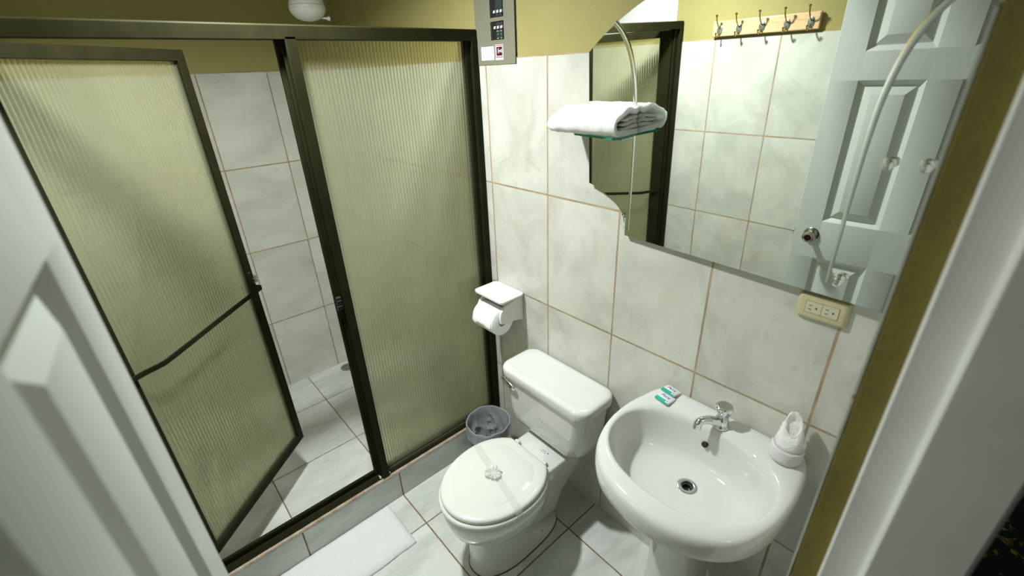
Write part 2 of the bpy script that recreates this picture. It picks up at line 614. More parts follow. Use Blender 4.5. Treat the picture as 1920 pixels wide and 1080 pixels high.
# ------------------------------------------------------------------ white six panel door, open against the front wall
PHI = math.radians(-4.5)
DP = Vector((0.826, -1.276, 0))
DU = Vector((math.cos(PHI), math.sin(PHI), 0))
DN = Vector((-math.sin(PHI), math.cos(PHI), 0))
DTH = 0.036
def DT(p):      # (s, depth toward room, z) -> world
    return DP + DU * p[0] + DN * p[1] + Vector((0, 0, p[2]))
DW, DH = 0.750, 2.13
door = root('door_1', tuple(DP + DU * DW), 'white six panel door standing open beside the camera', 'door', kind='structure')
bm = bm_new()
S = [(0.104, 0.324), (0.426, 0.646)]
Z = [(0.19, 0.892), (1.08, 1.693), (1.80, 2.02)]
ss = [0, S[0][0], S[0][1], S[1][0], S[1][1], DW]
zz = [0.012, Z[0][0], Z[0][1], Z[1][0], Z[1][1], Z[2][0], Z[2][1], DH]
cache = {}
def vtx(s, d, z):
    k = (round(s, 5), round(d, 5), round(z, 5))
    if k not in cache:
        cache[k] = bm.verts.new(DT((s, d, z)))
    return cache[k]
for side in (0, 1):
    face = 0.0 if side == 0 else -DTH
    sg = -1 if side == 0 else 1
    for i in range(5):
        for j in range(7):
            a, b, c, d = ss[i], ss[i + 1], zz[j], zz[j + 1]
            if i in (1, 3) and j in (1, 3, 5):
                prev = [vtx(a, face, c), vtx(b, face, c), vtx(b, face, d), vtx(a, face, d)]
                for ins, dep in ((0.003, 0.002), (0.018, 0.0150), (0.021, 0.0155), (0.053, 0.0025), (0.056, 0.0015)):
                    dd = face + sg * dep
                    cur = [vtx(a + ins, dd, c + ins), vtx(b - ins, dd, c + ins), vtx(b - ins, dd, d - ins), vtx(a + ins, dd, d - ins)]
                    for q in range(4):
                        w = (q + 1) % 4
                        bm.faces.new((prev[q], prev[w], cur[w], cur[q]))
                    prev = cur
                bm.faces.new(prev)
            else:
                bm.faces.new([vtx(a, face, c), vtx(b, face, c), vtx(b, face, d), vtx(a, face, d)])
for i in range(5):
    for z in (zz[0], zz[-1]):
        bm.faces.new([vtx(ss[i], 0, z), vtx(ss[i + 1], 0, z), vtx(ss[i + 1], -DTH, z), vtx(ss[i], -DTH, z)])
for j in range(7):
    for s in (0, DW):
        bm.faces.new([vtx(s, 0, zz[j]), vtx(s, 0, zz[j + 1]), vtx(s, -DTH, zz[j + 1]), vtx(s, -DTH, zz[j])])
obj('door_leaf', bm, M['white_paint'], door, smooth=25, bevel=0.0012)
kc = DT((0.074, 0, 1.01))
bm = bm_new()
add_lathe(bm, [(0.033, 0.0), (0.033, 0.004), (0.028, 0.009), (0.013, 0.012), (0.012, 0.03), (0.018, 0.034), (0.026, 0.042), (0.0275, 0.052), (0.024, 0.060), (0.016, 0.063)], kc, DN, 40)
kb = obj('door_knob', bm, M['knob'], door, label='round antique nickel knob')
bm = bm_new(); add_lathe(bm, [(0.0155, 0.0631), (0.0135, 0.0638), (0.006, 0.0640), (0.004, 0.0632)], kc, DN, 24)
obj('knob_reflection', bm, simple('painted dark red reflection', (0.035, 0.014, 0.012), 0.2, metal=0.8), kb)  # dark red reflection on the knob face, put in as a coloured disc
bm = bm_new()
add_lathe(bm, [(0.033, 0.0), (0.033, 0.004), (0.028, 0.009), (0.013, 0.012), (0.012, 0.03), (0.018, 0.034), (0.026, 0.042), (0.0275, 0.052), (0.024, 0.060), (0.016, 0.063)], DT((0.074, -DTH, 1.01)), -DN, 40)
obj('door_knob', bm, M['knob'], door)
bm = bm_new(); add_box(bm, -0.0035, 0.001, -0.029, -0.007, 0.975, 1.035, T=DT); add_box(bm, -0.012, 0, -0.024, -0.012, 0.997, 1.013, T=DT)
obj('latch_plate', bm, M['steel'], door, bevel=0.001)

# ------------------------------------------------------------------ shower enclosure
enc = root('shower_enclosure', (-0.03, -0.74, 0.15), 'dark bronze framed shower enclosure with ribbed tinted glass panels and open swing door', 'shower enclosure')
Z0, Z1 = 0.152, 1.952
bm = bm_new()
pr = [(-0.004, 1.947), (-0.004, 1.982), (-0.008, 1.986), (-0.052, 1.986), (-0.052, 1.947), (-0.040, 1.947), (-0.040, 1.963), (-0.016, 1.963), (-0.016, 1.947)]
add_prism(bm, pr, lambda p: (p[0], YF + .001, p[1]), lambda p: (p[0], -0.004, p[1]))
obj('header_rail', bm, M['bronze'], enc, smooth=30, bevel=0.001)
bm = bm_new()
pr = [(-0.013, 0.150), (-0.013, 0.160), (-0.030, 0.178), (-0.033, 0.178), (-0.033, 0.168), (-0.043, 0.168), (-0.043, 0.196), (-0.056, 0.196), (-0.056, 0.150)]
add_prism(bm, pr, lambda p: (p[0], YF + .001, p[1]), lambda p: (p[0], -0.003, p[1]))
obj('bottom_track', bm, M['bronze'], enc, smooth=30, bevel=0.0008)
bm = bm_new()
add_box(bm, -0.050, -0.003, -0.030, -0.003, Z0 + .004, 1.955)
add_box(bm, -0.050, -0.018, -0.052, -0.030, Z0 + .024, 1.955)
obj('wall_jamb', bm, M['bronze'], enc, bevel=0.0015)
bm = bm_new()
add_box(bm, -0.050, -0.003, YF + .001, YF + 0.028, Z0 + .004, 1.955)
add_box(bm, -0.050, -0.018, YF + 0.028, YF + .060, Z0 + .024, 1.955)
obj('wall_jamb', bm, M['bronze'], enc, bevel=0.0015)
bm = bm_new()
add_box(bm, -0.048, -0.004, -0.708, -0.676, Z0 + .012, 1.955)
add_box(bm, -0.050, -0.022, -0.716, -0.708, Z0 + .024, 1.955)
add_box(bm, -0.050, -0.034, -0.729, -0.716, Z0 + .024, 1.955)
mul = obj('mullion', bm, M['bronze'], enc, bevel=0.0015)
bm = bm_new()
for k in range(5):
    add_box(bm, -0.024, -0.012 + 0.002 * (k % 2), -0.733 + .001 * k, -0.712, 1.055 + k * .011, 1.062 + k * .011)
obj('door_catch', bm, M['rubber'], mul, bevel=0.0008)
rg = random.Random(4)
M['sealant'] = simple('white sealant', (0.50, 0.50, 0.45), 0.6)
for sy in (-0.716, -0.672):
    bm = bm_new()
    for k in range(9):
        add_lathe(bm, [(0.0005, -0.003), (0.0035, -0.001), (0.003, 0.002), (0.0005, 0.004)], (-0.012 - k * .002, sy + rg.uniform(-.002, .002), 0.168 + rg.random() * .004), seg=8)
    obj('sealant', bm, M['sealant'], mul)

def ribbed_sheet(bm, T, s0, s1, z0, z1, pitch=0.0128, amp=0.0015, th=0.004, q=8):
    n = int(round((s1 - s0) / pitch))
    front, back = [], []
    for i in range(n * q + 1):
        s = s0 + (s1 - s0) * i / (n * q)
        ph = i / q
        front.append((s, th / 2 + amp * (abs(math.sin(PI * ph)) * 2 - 1.0)))
        back.append((s, -th / 2))
    poly = front + back[::-1]
    add_loft(bm, [[T((s, d, z0)) for s, d in poly], [T((s, d, z1)) for s, d in poly]], cap0=False, cap1=False)
    k = len(front)
    # cap the narrow ends
    return k
def TP_(p):
    return Vector((-0.030 + p[1], p[0], p[2]))
bm = bm_new(); ribbed_sheet(bm, TP_, -0.676, -0.05, 0.172, 1.958)
obj('glass_panel', bm, M['ribglass'], enc, smooth=30, label='ribbed yellow tinted glass panel')
# grubby lower seal, with a pale top line
bm = bm_new(); add_box(bm, -0.027, -0.0225, -0.674, -0.053, 0.168, 0.184)
obj('glazing_seal', bm, M['caulk'], enc, bevel=0.001)
# swing door
HG = Vector((-0.030, -1.402, 0))
FE = Vector((-0.470, -0.907, 0))
SU = (FE - HG).normalized()
SN = Vector((-SU.y, SU.x, 0))
if SN.x < 0:
    SN = -SN
SL = (FE - HG).length
def ST(p):
    return HG + SU * p[0] + SN * p[1] + Vector((0, 0, p[2]))
zb, zt = 0.232, 1.944
bm = bm_new()
hw = 0.014
fw_ = 0.034
# mitred frame: four profiles
def mitre(a, b, c, d):
    rings = [[ST((p[0], -hw, p[1])) for p in (a, b, c, d)], [ST((p[0], hw, p[1])) for p in (a, b, c, d)]]
    add_loft(bm, rings)
s0, s1 = 0.004, SL
fh = 0.062
mitre((s0, zb), (s1, zb), (s1 - fw_, zb + fw_), (s0 + fh, zb + fw_))
mitre((s1, zb), (s1, zt), (s1 - fw_, zt - fw_), (s1 - fw_, zb + fw_))
mitre((s1, zt), (s0, zt), (s0 + fh, zt - fw_), (s1 - fw_, zt - fw_))
mitre((s0, zt), (s0, zb), (s0 + fh, zb + fw_), (s0 + fh, zt - fw_))
sd = obj('swing_door', bm, M['bronze'], enc, smooth=20, bevel=0.0012)
bm = bm_new(); ribbed_sheet(bm, ST, fw_ - 0.004, SL - fw_ + 0.006, zb + fw_ - .004, zt - fw_ + .004)
obj('glass_pane', bm, M['ribglass'], sd, smooth=30, label='ribbed yellow tinted glass pane')
bm = bm_new()
pts = catmull([(SL - 0.020, hw, 1.072), (SL - 0.020, 0.046, 1.072), (SL - 0.05, 0.050, 1.070), (0.40, 0.050, 1.062), (0.17, 0.050, 1.052), (0.125, 0.044, 1.050), (0.08, 0.026, 1.049), (0.022, hw, 1.048)], 5)
rings = []
for i, p in enumerate(pts):
    a, b = pts[max(0, i - 1)], pts[min(len(pts) - 1, i + 1)]
    t = (b - a).normalized()
    nx = Vector((-t.y, t.x, 0))
    if nx.length < 1e-4:
        nx = Vector((0, 1, 0))
    nx.normalize()
    rings.append([ST(p + nx * 0.003 * sx + Vector((0, 0, 0.0085 * sz))) for sx, sz in ((-1, -1), (1, -1), (1, 1), (-1, 1))])
add_loft(bm, rings)
obj('towel_bar', bm, M['bronze'], sd, smooth=40, bevel=0.001)
bm = bm_new()
for k in range(4):
    add_box(bm, SL - 0.012 + .004 * (k % 2), SL + 0.012 - .005 * (k % 2), -0.006, 0.020, 1.085 + k * .008, 1.091 + k * .008, T=ST)
obj('door_latch', bm, M['steel'], sd, bevel=0.0008)
for a, b in ((SL - .02, 1.135), (SL - .012, 1.045)):
    bm = bm_new(); add_lathe(bm, [(0.003, 0), (0.003, 0.0015), (0.001, 0.002)], ST((a, hw, b)), SN, 10)
    obj('screw', bm, M['steel'], sd)

# ------------------------------------------------------------------ shower head
hc = Vector((-0.85, -0.305, 2.075))
sh = root('electric_shower_head', tuple(hc), 'white bulb shaped electric shower head above the shower enclosure', 'shower head')
bm = bm_new()
add_lathe(bm, [(0.0, 0.0), (0.025, 0.003), (0.047, 0.010), (0.064, 0.022), (0.0745, 0.036), (0.0785, 0.050), (0.0785, 0.0515), (0.0770, 0.0520), (0.0790, 0.0525), (0.0765, 0.070), (0.070, 0.088), (0.060, 0.110), (0.054, 0.135), (0.052, 0.165), (0.050, 0.200), (0.030, 0.212)], hc, seg=48, cap0=False)
shb = obj('shower_body', bm, M['plastic'], sh, smooth=40)
bm = bm_new()
add_lathe(bm, [(0.0786, 0.0), (0.0794, 0.0004), (0.0794, 0.001), (0.0786, 0.0014)], hc + Vector((0, 0, 0.062)), seg=48, cap0=False, cap1=False)
obj('seam_line', bm, simple('grey seam', (0.30, 0.33, 0.36), 0.5), shb)
bm = bm_new()
d = Vector((0.35, 0.93, -0.12)).normalized()
p0 = hc + Vector((0, 0, 0.022)) + d * 0.05
add_tube(bm, [p0, p0 + d * 0.030], 0.0045, 10)
add_tube(bm, [p0 + d * 0.028, p0 + d * 0.040], 0.009, 12)
obj('spray_lever', bm, M['plastic'], sh)
bm = bm_new()
add_tube(bm, catmull([hc + Vector((0, 0, 0.205)), hc + Vector((-0.01, 0, 0.245)), hc + Vector((-0.06, 0, 0.275)), hc + Vector((-0.30, 0, 0.285)), Vector((XL - .003, hc.y, hc.z + 0.285))], 6), 0.011, 12)
obj('supply_arm', bm, M['plastic'], sh)

# floor drain
dc = Vector((-1.225, -0.385, 0.0))
dr = root('floor_drain', tuple(dc), 'round metal drain grate set in the shower floor corner', 'drain')
bm = bm_new()
add_lathe(bm, [(0.047, 0.0), (0.047, 0.003), (0.043, 0.004), (0.040, 0.003), (0.040, 0.001)], dc, seg=36, cap0=False, cap1=False)
for k in range(-4, 5):
    y = k * 0.009
    hlf = math.sqrt(max(0.0, 0.041 ** 2 - y * y))
    add_box(bm, dc.x - hlf, dc.x + hlf, dc.y + y - .0022, dc.y + y + .0022, 0.0012, 0.003)
add_box(bm, dc.x - .003, dc.x + .003, dc.y - .041, dc.y + .041, 0.001, 0.0032)
obj('grate', bm, M['steel'], dr)
bm = bm_new(); add_lathe(bm, [(0.041, 0.0003), (0.041, 0.0008)], dc, seg=32)
obj('drain_hole', bm, M['black'], dr)

# ------------------------------------------------------------------ breaker panel
bp = root('breaker_panel', (0.10, 0.0, 1.862), 'grey beige breaker panel with two black breaker windows above the tiles', 'breaker panel')
bm = bm_new()
PX0, PX1, PZ0, PZ1 = -0.012, 0.210, 1.8625, 2.30
wx0, wx1 = 0.079, 0.153
wins = [(1.943, 2.002), (2.014, 2.075)]
zc = [PZ0, wins[0][0], wins[0][1], wins[1][0], wins[1][1], PZ1]
for i in range(5):
    if i in (1, 3):
        add_box(bm, PX0, wx0, -0.002, 0.0045, zc[i], zc[i + 1]); add_box(bm, wx1, PX1, -0.002, 0.0045, zc[i], zc[i + 1])
    else:
        add_box(bm, PX0, PX1, -0.002, 0.0045, zc[i], zc[i + 1])
bmesh.ops.remove_doubles(bm, verts=bm.verts, dist=1e-5)
obj('cover_plate', bm, M['panel_grey'], bp, smooth=0)
bm = bm_new()
for a, b in wins:
    add_box(bm, wx0 - .003, wx1 + .003, 0.0025, 0.0055, a - .003, b + .003)
obj('breaker_recess', bm, M['black'], bp, smooth=0)
bm = bm_new()
bm2 = bm_new()
for i in range(60):
    z = PZ0 + (PZ1 - PZ0) * i / 60
    w = 0.0022 + 0.0022 * mnoise.noise(Vector((z * 30, 0, 0)))
    add_box(bm, PX1 - .0005, PX1 + max(0.0006, w), 0.001, 0.0058, z, z + (PZ1 - PZ0) / 60)
    if z > 1.99:
        w = 0.0012 + 0.0014 * mnoise.noise(Vector((z * 26, 5, 0)))
        add_box(bm2, PX0 - max(0.0004, w), PX0 + .0005, 0.001, 0.0058, z, z + (PZ1 - PZ0) / 60)
obj('wall_gap', bm, M['black'], bp, smooth=0)
obj('wall_gap', bm2, M['black'], bp, smooth=0)
gm = simple('breaker body', (0.028, 0.040, 0.038), 0.4)
for wi, (a, b) in enumerate(wins):
    for k in range(2):
        bm = bm_new()
        xx = 0.1175 + 0.0185 * k
        add_box(bm, xx - .0085, xx + .0085, -0.0005, 0.004, a + .0025, b - .003)
        br = obj('breaker', bm, gm, bp, bevel=0.0006)
    for k in range(3):
        bm = bm_new()
        xx = 0.1065 + 0.0185 * k
        zc_ = (b - 0.020) if wi == 0 else (a + 0.017)
        add_box(bm, xx - .0048, min(xx + .0048, wx1 - .0008), -0.006, 0.001, zc_ - .0042, zc_ + .0042, T=lambda p, z=zc_: Vector((p.x + (p.z - z) * 0.25, p.y, p.z)))
        obj('breaker_toggle', bm, M['plastic'], bp, bevel=0.0008, label='small white breaker toggle')
bm = bm_new()
for k in range(2):
    xx = 0.1175 + 0.0185 * k
    for zz_, ww in ((1.9705, .0055), (1.9605, .002), (1.948, .004)):
        add_box(bm, xx - ww, xx + ww, -0.0009, -0.0004, zz_ - .0009, zz_ + .0009)
obj('breaker_marking', bm, simple('pale grey print', (0.45, 0.47, 0.45), 0.6), bp, smooth=0)
# stickers
def stick(name, x0, x1, z0, z1, mat, y=-0.0022, parent=bp, label=None):
    bm = bm_new(); add_box(bm, x0, x1, y - .0002, y + .0003, z0, z1)
    return obj(name, bm, mat, parent, smooth=0, label=label)
s1_ = stick('sticker', 0.017, 0.0930, 1.8785, 1.9240, M['label_w'], label='white printed sticker')
bm = bm_new()
rg = random.Random(9)
for k in range(8):
    z = 1.919 - k * 0.0050
    x = 0.020 + (0.010 if k in (3, 5) else 0)
    while x < 0.084 - (0.010 if k in (3, 5) else 0):
        w = rg.uniform(.003, .008)
        add_box(bm, x, min(x + w, .0865), -0.00265, -0.0023, z - .0010, z + .0010)
        x += w + .0017
obj('sticker_print', bm, simple('faint blue print', (0.34, 0.36, 0.58), 0.6), s1_, smooth=0)
s2_ = stick('sticker', 0.1005, 0.1455, 1.8775, 1.928, M['label_w'], label='white sticker with red border and black square')
bm = bm_new()
for (x0, x1, z0, z1) in ((0.1025, 0.1435, 1.9235, 1.9262), (0.1025, 0.1435, 1.8855, 1.8888), (0.1025, 0.1040, 1.8885, 1.924), (0.1420, 0.1435, 1.8885, 1.924)):
    add_box(bm, x0, x1, -0.0027, -0.0023, z0, z1)
obj('sticker_border', bm, M['label_red'], s2_, smooth=0)
bm = bm_new(); add_box(bm, 0.1075, 0.1395, -0.0027, -0.0023, 1.8915, 1.9205)
obj('sticker_square', bm, M['black'], s2_, smooth=0)
bm = bm_new()
cx_, cz_ = 0.1200, 1.9075
rgs = []
for i in range(15):
    a = math.radians(50 + i * 260 / 14)
    rgs.append([(cx_ + r_ * math.cos(a), y_, cz_ + r_ * 1.15 * math.sin(a)) for r_, y_ in ((.0052, -.0027), (.0088, -.0027), (.0088, -.0031), (.0052, -.0031))])
add_loft(bm, rgs)
obj('sticker_letter', bm, simple('bright red print', (0.62, 0.04, 0.08), 0.5), s2_, smooth=0)
bm = bm_new()
add_box(bm, 0.1185, 0.1232, -0.0034, -0.0029, 1.9015, 1.9120); add_box(bm, 0.1325, 0.1372, -0.0034, -0.0029, 1.9015, 1.9120); add_box(bm, 0.1232, 0.1325, -0.0034, -0.0029, 1.9048, 1.9085)
obj('sticker_letter', bm, M['label_w'], s2_, smooth=0)
bm = bm_new()
x = 0.1035
while x < 0.141:
    add_box(bm, x, x + .0035, -0.0027, -0.0023, 1.8800, 1.8818); x += .0050
obj('sticker_print', bm, simple('faint grey print', (0.45, 0.52, 0.50), 0.6), s2_, smooth=0)

# ------------------------------------------------------------------ mirror
MT = -0.0225
MD = 0.022
def MP(x, z, d):   # outline measured on the wall plane -> tilted mirror plane, d metres in front of its face
    X, Z_ = pull(x, z, MD)
    return Vector((X, -0.020 - 0.0135 * (X - 1.0) - 0.0229 * (Z_ - 1.33) - d, Z_))
mir = root('wall_mirror', (1.0, 0.0, 1.33), 'large frameless wall mirror with domed top and stepped lower left corner', 'mirror')
arc = []
for i in range(49):
    x = 0.548 + (1.452 - 0.548) * i / 48
    arc.append((x, 1.32 + math.sqrt(0.732 ** 2 - (x - 1.0165) ** 2)))
low = catmull([Vector((0.560, 1.486, 0)), Vector((0.585, 1.479, 0)), Vector((0.625, 1.463, 0)), Vector((0.665, 1.440, 0)), Vector((0.695, 1.415, 0)), Vector((0.706, 1.397, 0))], 6)
outline = [(0.7165, 1.334), (0.7145, 1.352), (0.7105, 1.360), (0.7130, 1.372), (0.7095, 1.383)] + [(p.x, p.y) for p in reversed(low)] + arc + [(1.452, 1.3165)]
bm = bm_new()
add_loft(bm, [[MP(x, z, -0.006) for x, z in outline], [MP(x, z, -0.0008) for x, z in outline]], cap1=False)
mb_ = obj('mirror_edge', bm, simple('dark mirror edge', (0.02, 0.05, 0.035), 0.15), mir, smooth=0)
bm = bm_new()
add_loft(bm, [[MP(x, z, -0.0008) for x, z in outline], [MP(x, z, 0.0) for x, z in outline]], cap0=False)
obj('mirror_glass', bm, M['mirror'], mir, smooth=0)
bm = bm_new()
rg = random.Random(3)
pts_ = [(0.7155, 1.340 + i * 0.0075) for i in range(8)]
rgs = []
for i, (x, z) in enumerate(pts_):
    w = 0.002 + 0.0045 * rg.random()
    rgs.append([MP(x - w, z, -0.006), MP(x + .0015, z, -0.006), MP(x + .0015, z, 0.0010), MP(x - w * .6, z, 0.0006)])
add_loft(bm, rgs)
obj('chipped_edge', bm, simple('chipped glass edge', (0.45, 0.48, 0.42), 0.5), mir, smooth=0, label='chipped pale edge at the lower left corner')
gl_pts = [(0.643, 1.952), (0.668, 1.928), (0.692, 1.890), (0.711, 1.838), (0.724, 1.765), (0.7285, 1.68), (0.7295, 1.58), (0.7290, 1.47), (0.7285, 1.352)]
for sgn in (1, -1):
    src = gl_pts if sgn == 1 else [(2 * 1.0165 - x, z) for x, z in gl_pts]
    path = catmull([Vector((x, z, 0)) for x, z in src], 6)
    rgs = []
    for i, p in enumerate(path):
        a, b = path[max(0, i - 1)], path[min(len(path) - 1, i + 1)]
        t = (b - a).normalized()
        nn = Vector((-t.y, t.x, 0))
        k = 1.0 - (0.45 if sgn == 1 else 0.62) * i / len(path)
        row = []
        for q in range(9):
            u = -1 + 2 * q / 8
            row.append(MP(p.x + nn.x * 0.0092 * k * u, p.y + nn.y * 0.0092 * k * u, 0.0002 + (0.0022 if sgn == 1 else 0.0011) * k * (1 - u * u)))
        rgs.append(row)
    add_loft(bm := bm_new(), rgs, False, False, closed=False)
    obj('cut_groove', bm, M['groove'] if sgn == 1 else M['groove_soft'], mir, smooth=60)
def clip(x, z):
    c = MP(x, z, -0.001)
    bm = bm_new()
    add_lathe(bm, [(0.0120, 0.0), (0.0120, 0.008), (0.0105, 0.011), (0.0075, 0.012), (0.0072, 0.016), (0.0098, 0.018), (0.0105, 0.024), (0.0085, 0.028), (0.003, 0.0295)], c, Vector((0.12, -1, -0.1)), 24)
    return obj('shelf_clip', bm, M['chrome'], mir, label='small chrome shelf clip')
for x, z in ((1.352, 1.644), (1.411, 1.6455), (1.326, 1.371), (0.628, 1.650), (0.700, 1.650)):
    clip(x, z)
c = MP(0.7075, 1.4035, 0.0)
bm = bm_new(); add_lathe(bm, [(0.0048, -0.004), (0.0048, 0.003), (0.003, 0.005)], c, Vector((0, -1, 0)), 14)
obj('mirror_clip', bm, M['chrome'], mir)

# ------------------------------------------------------------------ glass shelf and folded towel
ym = MP(0.7, 1.66, 0).y
bm = bm_new()
poly = [(0.580, ym - .0012), (0.750, ym - .0012), (0.766, ym - 0.095), (0.750, ym - 0.115), (0.590, ym - 0.088), (0.565, ym - 0.064)]
add_prism(bm, poly, lambda p: (p[0], p[1], 1.6565), lambda p: (p[0], p[1], 1.6625))
shelf = root('glass_shelf', (0.65, ym - .001, 1.6565), 'small green edged glass shelf clipped to the mirror under the folded towel', 'shelf')
obj('shelf_pane', bm, M['shelfglass'], shelf, smooth=0, bevel=0.0005)
bm = bm_new()
k = len(poly)
o_ = [Vector((p[0], p[1], 0)) for p in poly]
cen = sum(o_, Vector()) / k
ring_o = [p + (p - cen).normalized() * 0.0006 for p in o_]
ring_i = [p - (p - cen).normalized() * 0.0012 for p in o_]
for i in range(1, k):
    j = (i + 1) % k
    if i == 0:
        continue
    a, b, c_, d_ = ring_o[i], ring_o[j], ring_i[j], ring_i[i]
    if a.y > ym - 0.002 and b.y > ym - 0.002:
        continue
    rr = [[(p.x, min(p.y, ym - .0006), z) for p in (a, b, c_, d_)] for z in (1.6563, 1.6627)]
    add_loft(bm, rr)
obj('shelf_edge', bm, M['glass_edge'], shelf, smooth=0)

def terry_jitter(bm, amp, sc):
    bm.normal_update()
    for v in bm.verts:
        v.co += v.normal * amp * mnoise.noise(v.co * sc)

def folded_towel(name, org, x0, x1, yb, yf, z0, parent_root):
    """towel folded in three, open fold facing +x, rounded front edge"""
    H = 0.066
    # profile in (d, z): d grows from the mirror outwards; outer wrap goes over the top and round the front
    D = yb - yf
    outer = []
    for i in range(10):
        outer.append((0.0 + D * 0.72 * i / 9, H - 0.004 * math.sin(i * 0.9) - 0.012 * (i / 9) ** 2))
    for i in range(1, 12):
        a = PI / 2 - PI * i / 12
        outer.append((D * 0.74 + 0.021 * math.cos(a) * 1.35, 0.025 + 0.0235 * math.sin(a)))
    for i in range(8):
        outer.append((D * 0.72 * (1 - i / 7), 0.0015 + 0.001 * math.sin(i * 1.7)))
    th = 0.0125
    # offset inner
    o2 = [Vector((a, b, 0)) for a, b in outer]
    inner = []
    for i, p in enumerate(o2):
        t = (o2[min(i + 1, len(o2) - 1)] - o2[max(i - 1, 0)]).normalized()
        nn = Vector((t.y, -t.x, 0))
        inner.append(p + nn * th)
    shell = [(p.x, p.y) for p in o2] + [(p.x, p.y) for p in reversed(inner)]
    bm = bm_new()
    def sweep(shell, xa, xb, nseg=26, lean=0.0):
        rings = []
        for i in range(nseg + 1):
            t = i / nseg
            x = xa + (xb - xa) * t
            e = 1.0
            if t < 0.13:
                q = 1 - t / 0.13
                e = math.sqrt(max(0.02, 1 - q * q))
            ring = []
            for d, z in shell:
                zz_ = (0.024 + (z - 0.024) * (0.55 + 0.45 * e)) * 1.15
                droop = -0.005 * (1 - e)
                wob = 0.003 * mnoise.noise(Vector((x * 16, d * 18, 2)))
                ring.append((x + 0.012 * (d / D) * (t - 0.3), yb - d * (0.86 + 0.14 * e) - 0.004 * (1 - t) - 0.0225 * zz_ * 0.9, z0 + zz_ + droop + (wob if z > 0.01 else 0)))
            rings.append(ring)
        add_loft(bm, rings)
    sweep(shell, x0, x1)
    # inner folds
    for (za, zb_, dd, xe) in ((0.0145, 0.0235, 0.70, 0.003), (0.0250, 0.0340, 0.66, 0.006), (0.0355, 0.0445, 0.62, 0.004)):
        n_ = 14
        sh_ = []
        for i in range(n_ + 1):
            d = D * dd * i / n_
            sh_.append((d, zb_ + 0.0022 * math.sin(d * 70) - 0.006 * (i / n_) ** 2))
        for i in range(n_, -1, -1):
            d = D * dd * i / n_
            sh_.append((d, za + 0.0022 * math.sin(d * 70 + .3)))
        sweep(sh_, x0 + 0.03, x1 - xe)
    bmesh.ops.subdivide_edges(bm, edges=[e for e in bm.edges if e.calc_length() > 0.008], cuts=1, use_grid_fill=True)
    terry_jitter(bm, 0.0022, 220.0)
    terry_jitter(bm, 0.0020, 60.0)
    return bm
bm = folded_towel('folded_towel', None, 0.508, 0.758, ym - 0.0032, ym - 0.135, 1.6632, None)
tag(obj('folded_towel', bm, M['terry'], smooth=80, org=(0.62, ym - .06, 1.6632)), 'folded white terry towel lying on the glass shelf by the mirror', 'towel')

# ------------------------------------------------------------------ toilet paper holder and roll
th_ = root('toilet_paper_holder', (0.125, 0.0, 0.80), 'white plastic toilet paper holder with flat lid on the tiled wall', 'toilet paper holder')
bm = bm_new()
add_box(bm, 0.045, 0.212, -0.014, -0.0005, 0.812, 0.938)
obj('back_plate', bm, M['plastic'], th_, bevel=0.004)
bm = bm_new()
pl = rrect(0.028, 0.226, -0.140, -0.001, 0.022, 6)
pl = [(x, y if y < -0.05 else (y if y < -0.022 else y)) for x, y in pl]
add_prism(bm, pl, lambda p: (p[0], p[1], 0.938), lambda p: (p[0], p[1], 0.950))
lidp = obj('holder_lid', bm, M['plastic'], th_, smooth=40, bevel=0.003)
for xa in (0.050, 0.192):
    bm = bm_new(); add_box(bm, xa, xa + 0.014, -0.030, -0.012, 0.920, 0.940)
    obj('lid_hinge', bm, M['plastic'], lidp, bevel=0.002)
for xa in (0.046, 0.199):
    bm = bm_new()
    pts_ = [(-0.010, 0.818), (-0.010, 0.928)] + [(p.x, p.y) for p in catmull([Vector((-0.040, 0.928, 0)), Vector((-0.080, 0.923, 0)), Vector((-0.112, 0.910, 0)), Vector((-0.130, 0.892, 0)), Vector((-0.136, 0.868, 0)), Vector((-0.135, 0.846, 0)), Vector((-0.128, 0.836, 0)), Vector((-0.070, 0.827, 0))], 4)]
    add_prism(bm, pts_, lambda p, a=xa: (a, p[0], p[1]), lambda p, a=xa: (a + 0.013, p[0], p[1]))
    obj('side_arm', bm, M['plastic'], th_, smooth=40, bevel=0.003)
bm = bm_new()
n = 10
pp = [(-0.02, 0.922)] + [(-0.02 - 0.075 * i / n, 0.922 - 0.014 * (i / n) ** 2) for i in range(1, n + 1)]
pp2 = pp + [(a, b - 0.004) for a, b in reversed(pp)]
add_prism(bm, pp2, lambda p: (0.060, p[0], p[1]), lambda p: (0.198, p[0], p[1]))
obj('inner_cover', bm, M['plastic'], th_, smooth=40)
rc = Vector((0.0, -0.113, 0.834))
roll = root('toilet_roll', (0.13, rc.y, rc.z), 'white toilet paper roll hanging in the wall holder', 'toilet paper')
bm = bm_new()
R0, R1 = 0.0205, 0.0630
xa, xb = 0.0625, 0.1955
rings = []
for r_, x_ in ((R0, xa), (R1 - .001, xa), (R1, xa + .001), (R1, xb - .001), (R1 - .001, xb), (R0, xb)):
    rings.append([(x_, rc.y + r_ * math.cos(a), rc.z + r_ * math.sin(a)) for a in [2 * PI * k / 56 for k in range(56)]])
rings.append(rings[0])
add_loft(bm, rings, False, False)
bmesh.ops.remove_doubles(bm, verts=bm.verts, dist=1e-5)
obj('paper_roll', bm, M['paper'], roll, smooth=50)
bm = bm_new()
rings = []
for x_ in (xa + .001, xb - .001):
    rings.append([(x_, rc.y + (R0 + .0004) * math.cos(a), rc.z + (R0 + .0004) * math.sin(a)) for a in [2 * PI * k / 40 for k in range(40)]])
add_loft(bm, rings, False, False)
add_lathe(bm, [(R0 + .0004, 0), (0.0, 0.0)], (0.13, rc.y, rc.z), Vector((1, 0, 0)), 40, False, False)
obj('shaded_core', bm, M['black'], roll, smooth=50)  # inside of the core coloured black for the shade in the hole
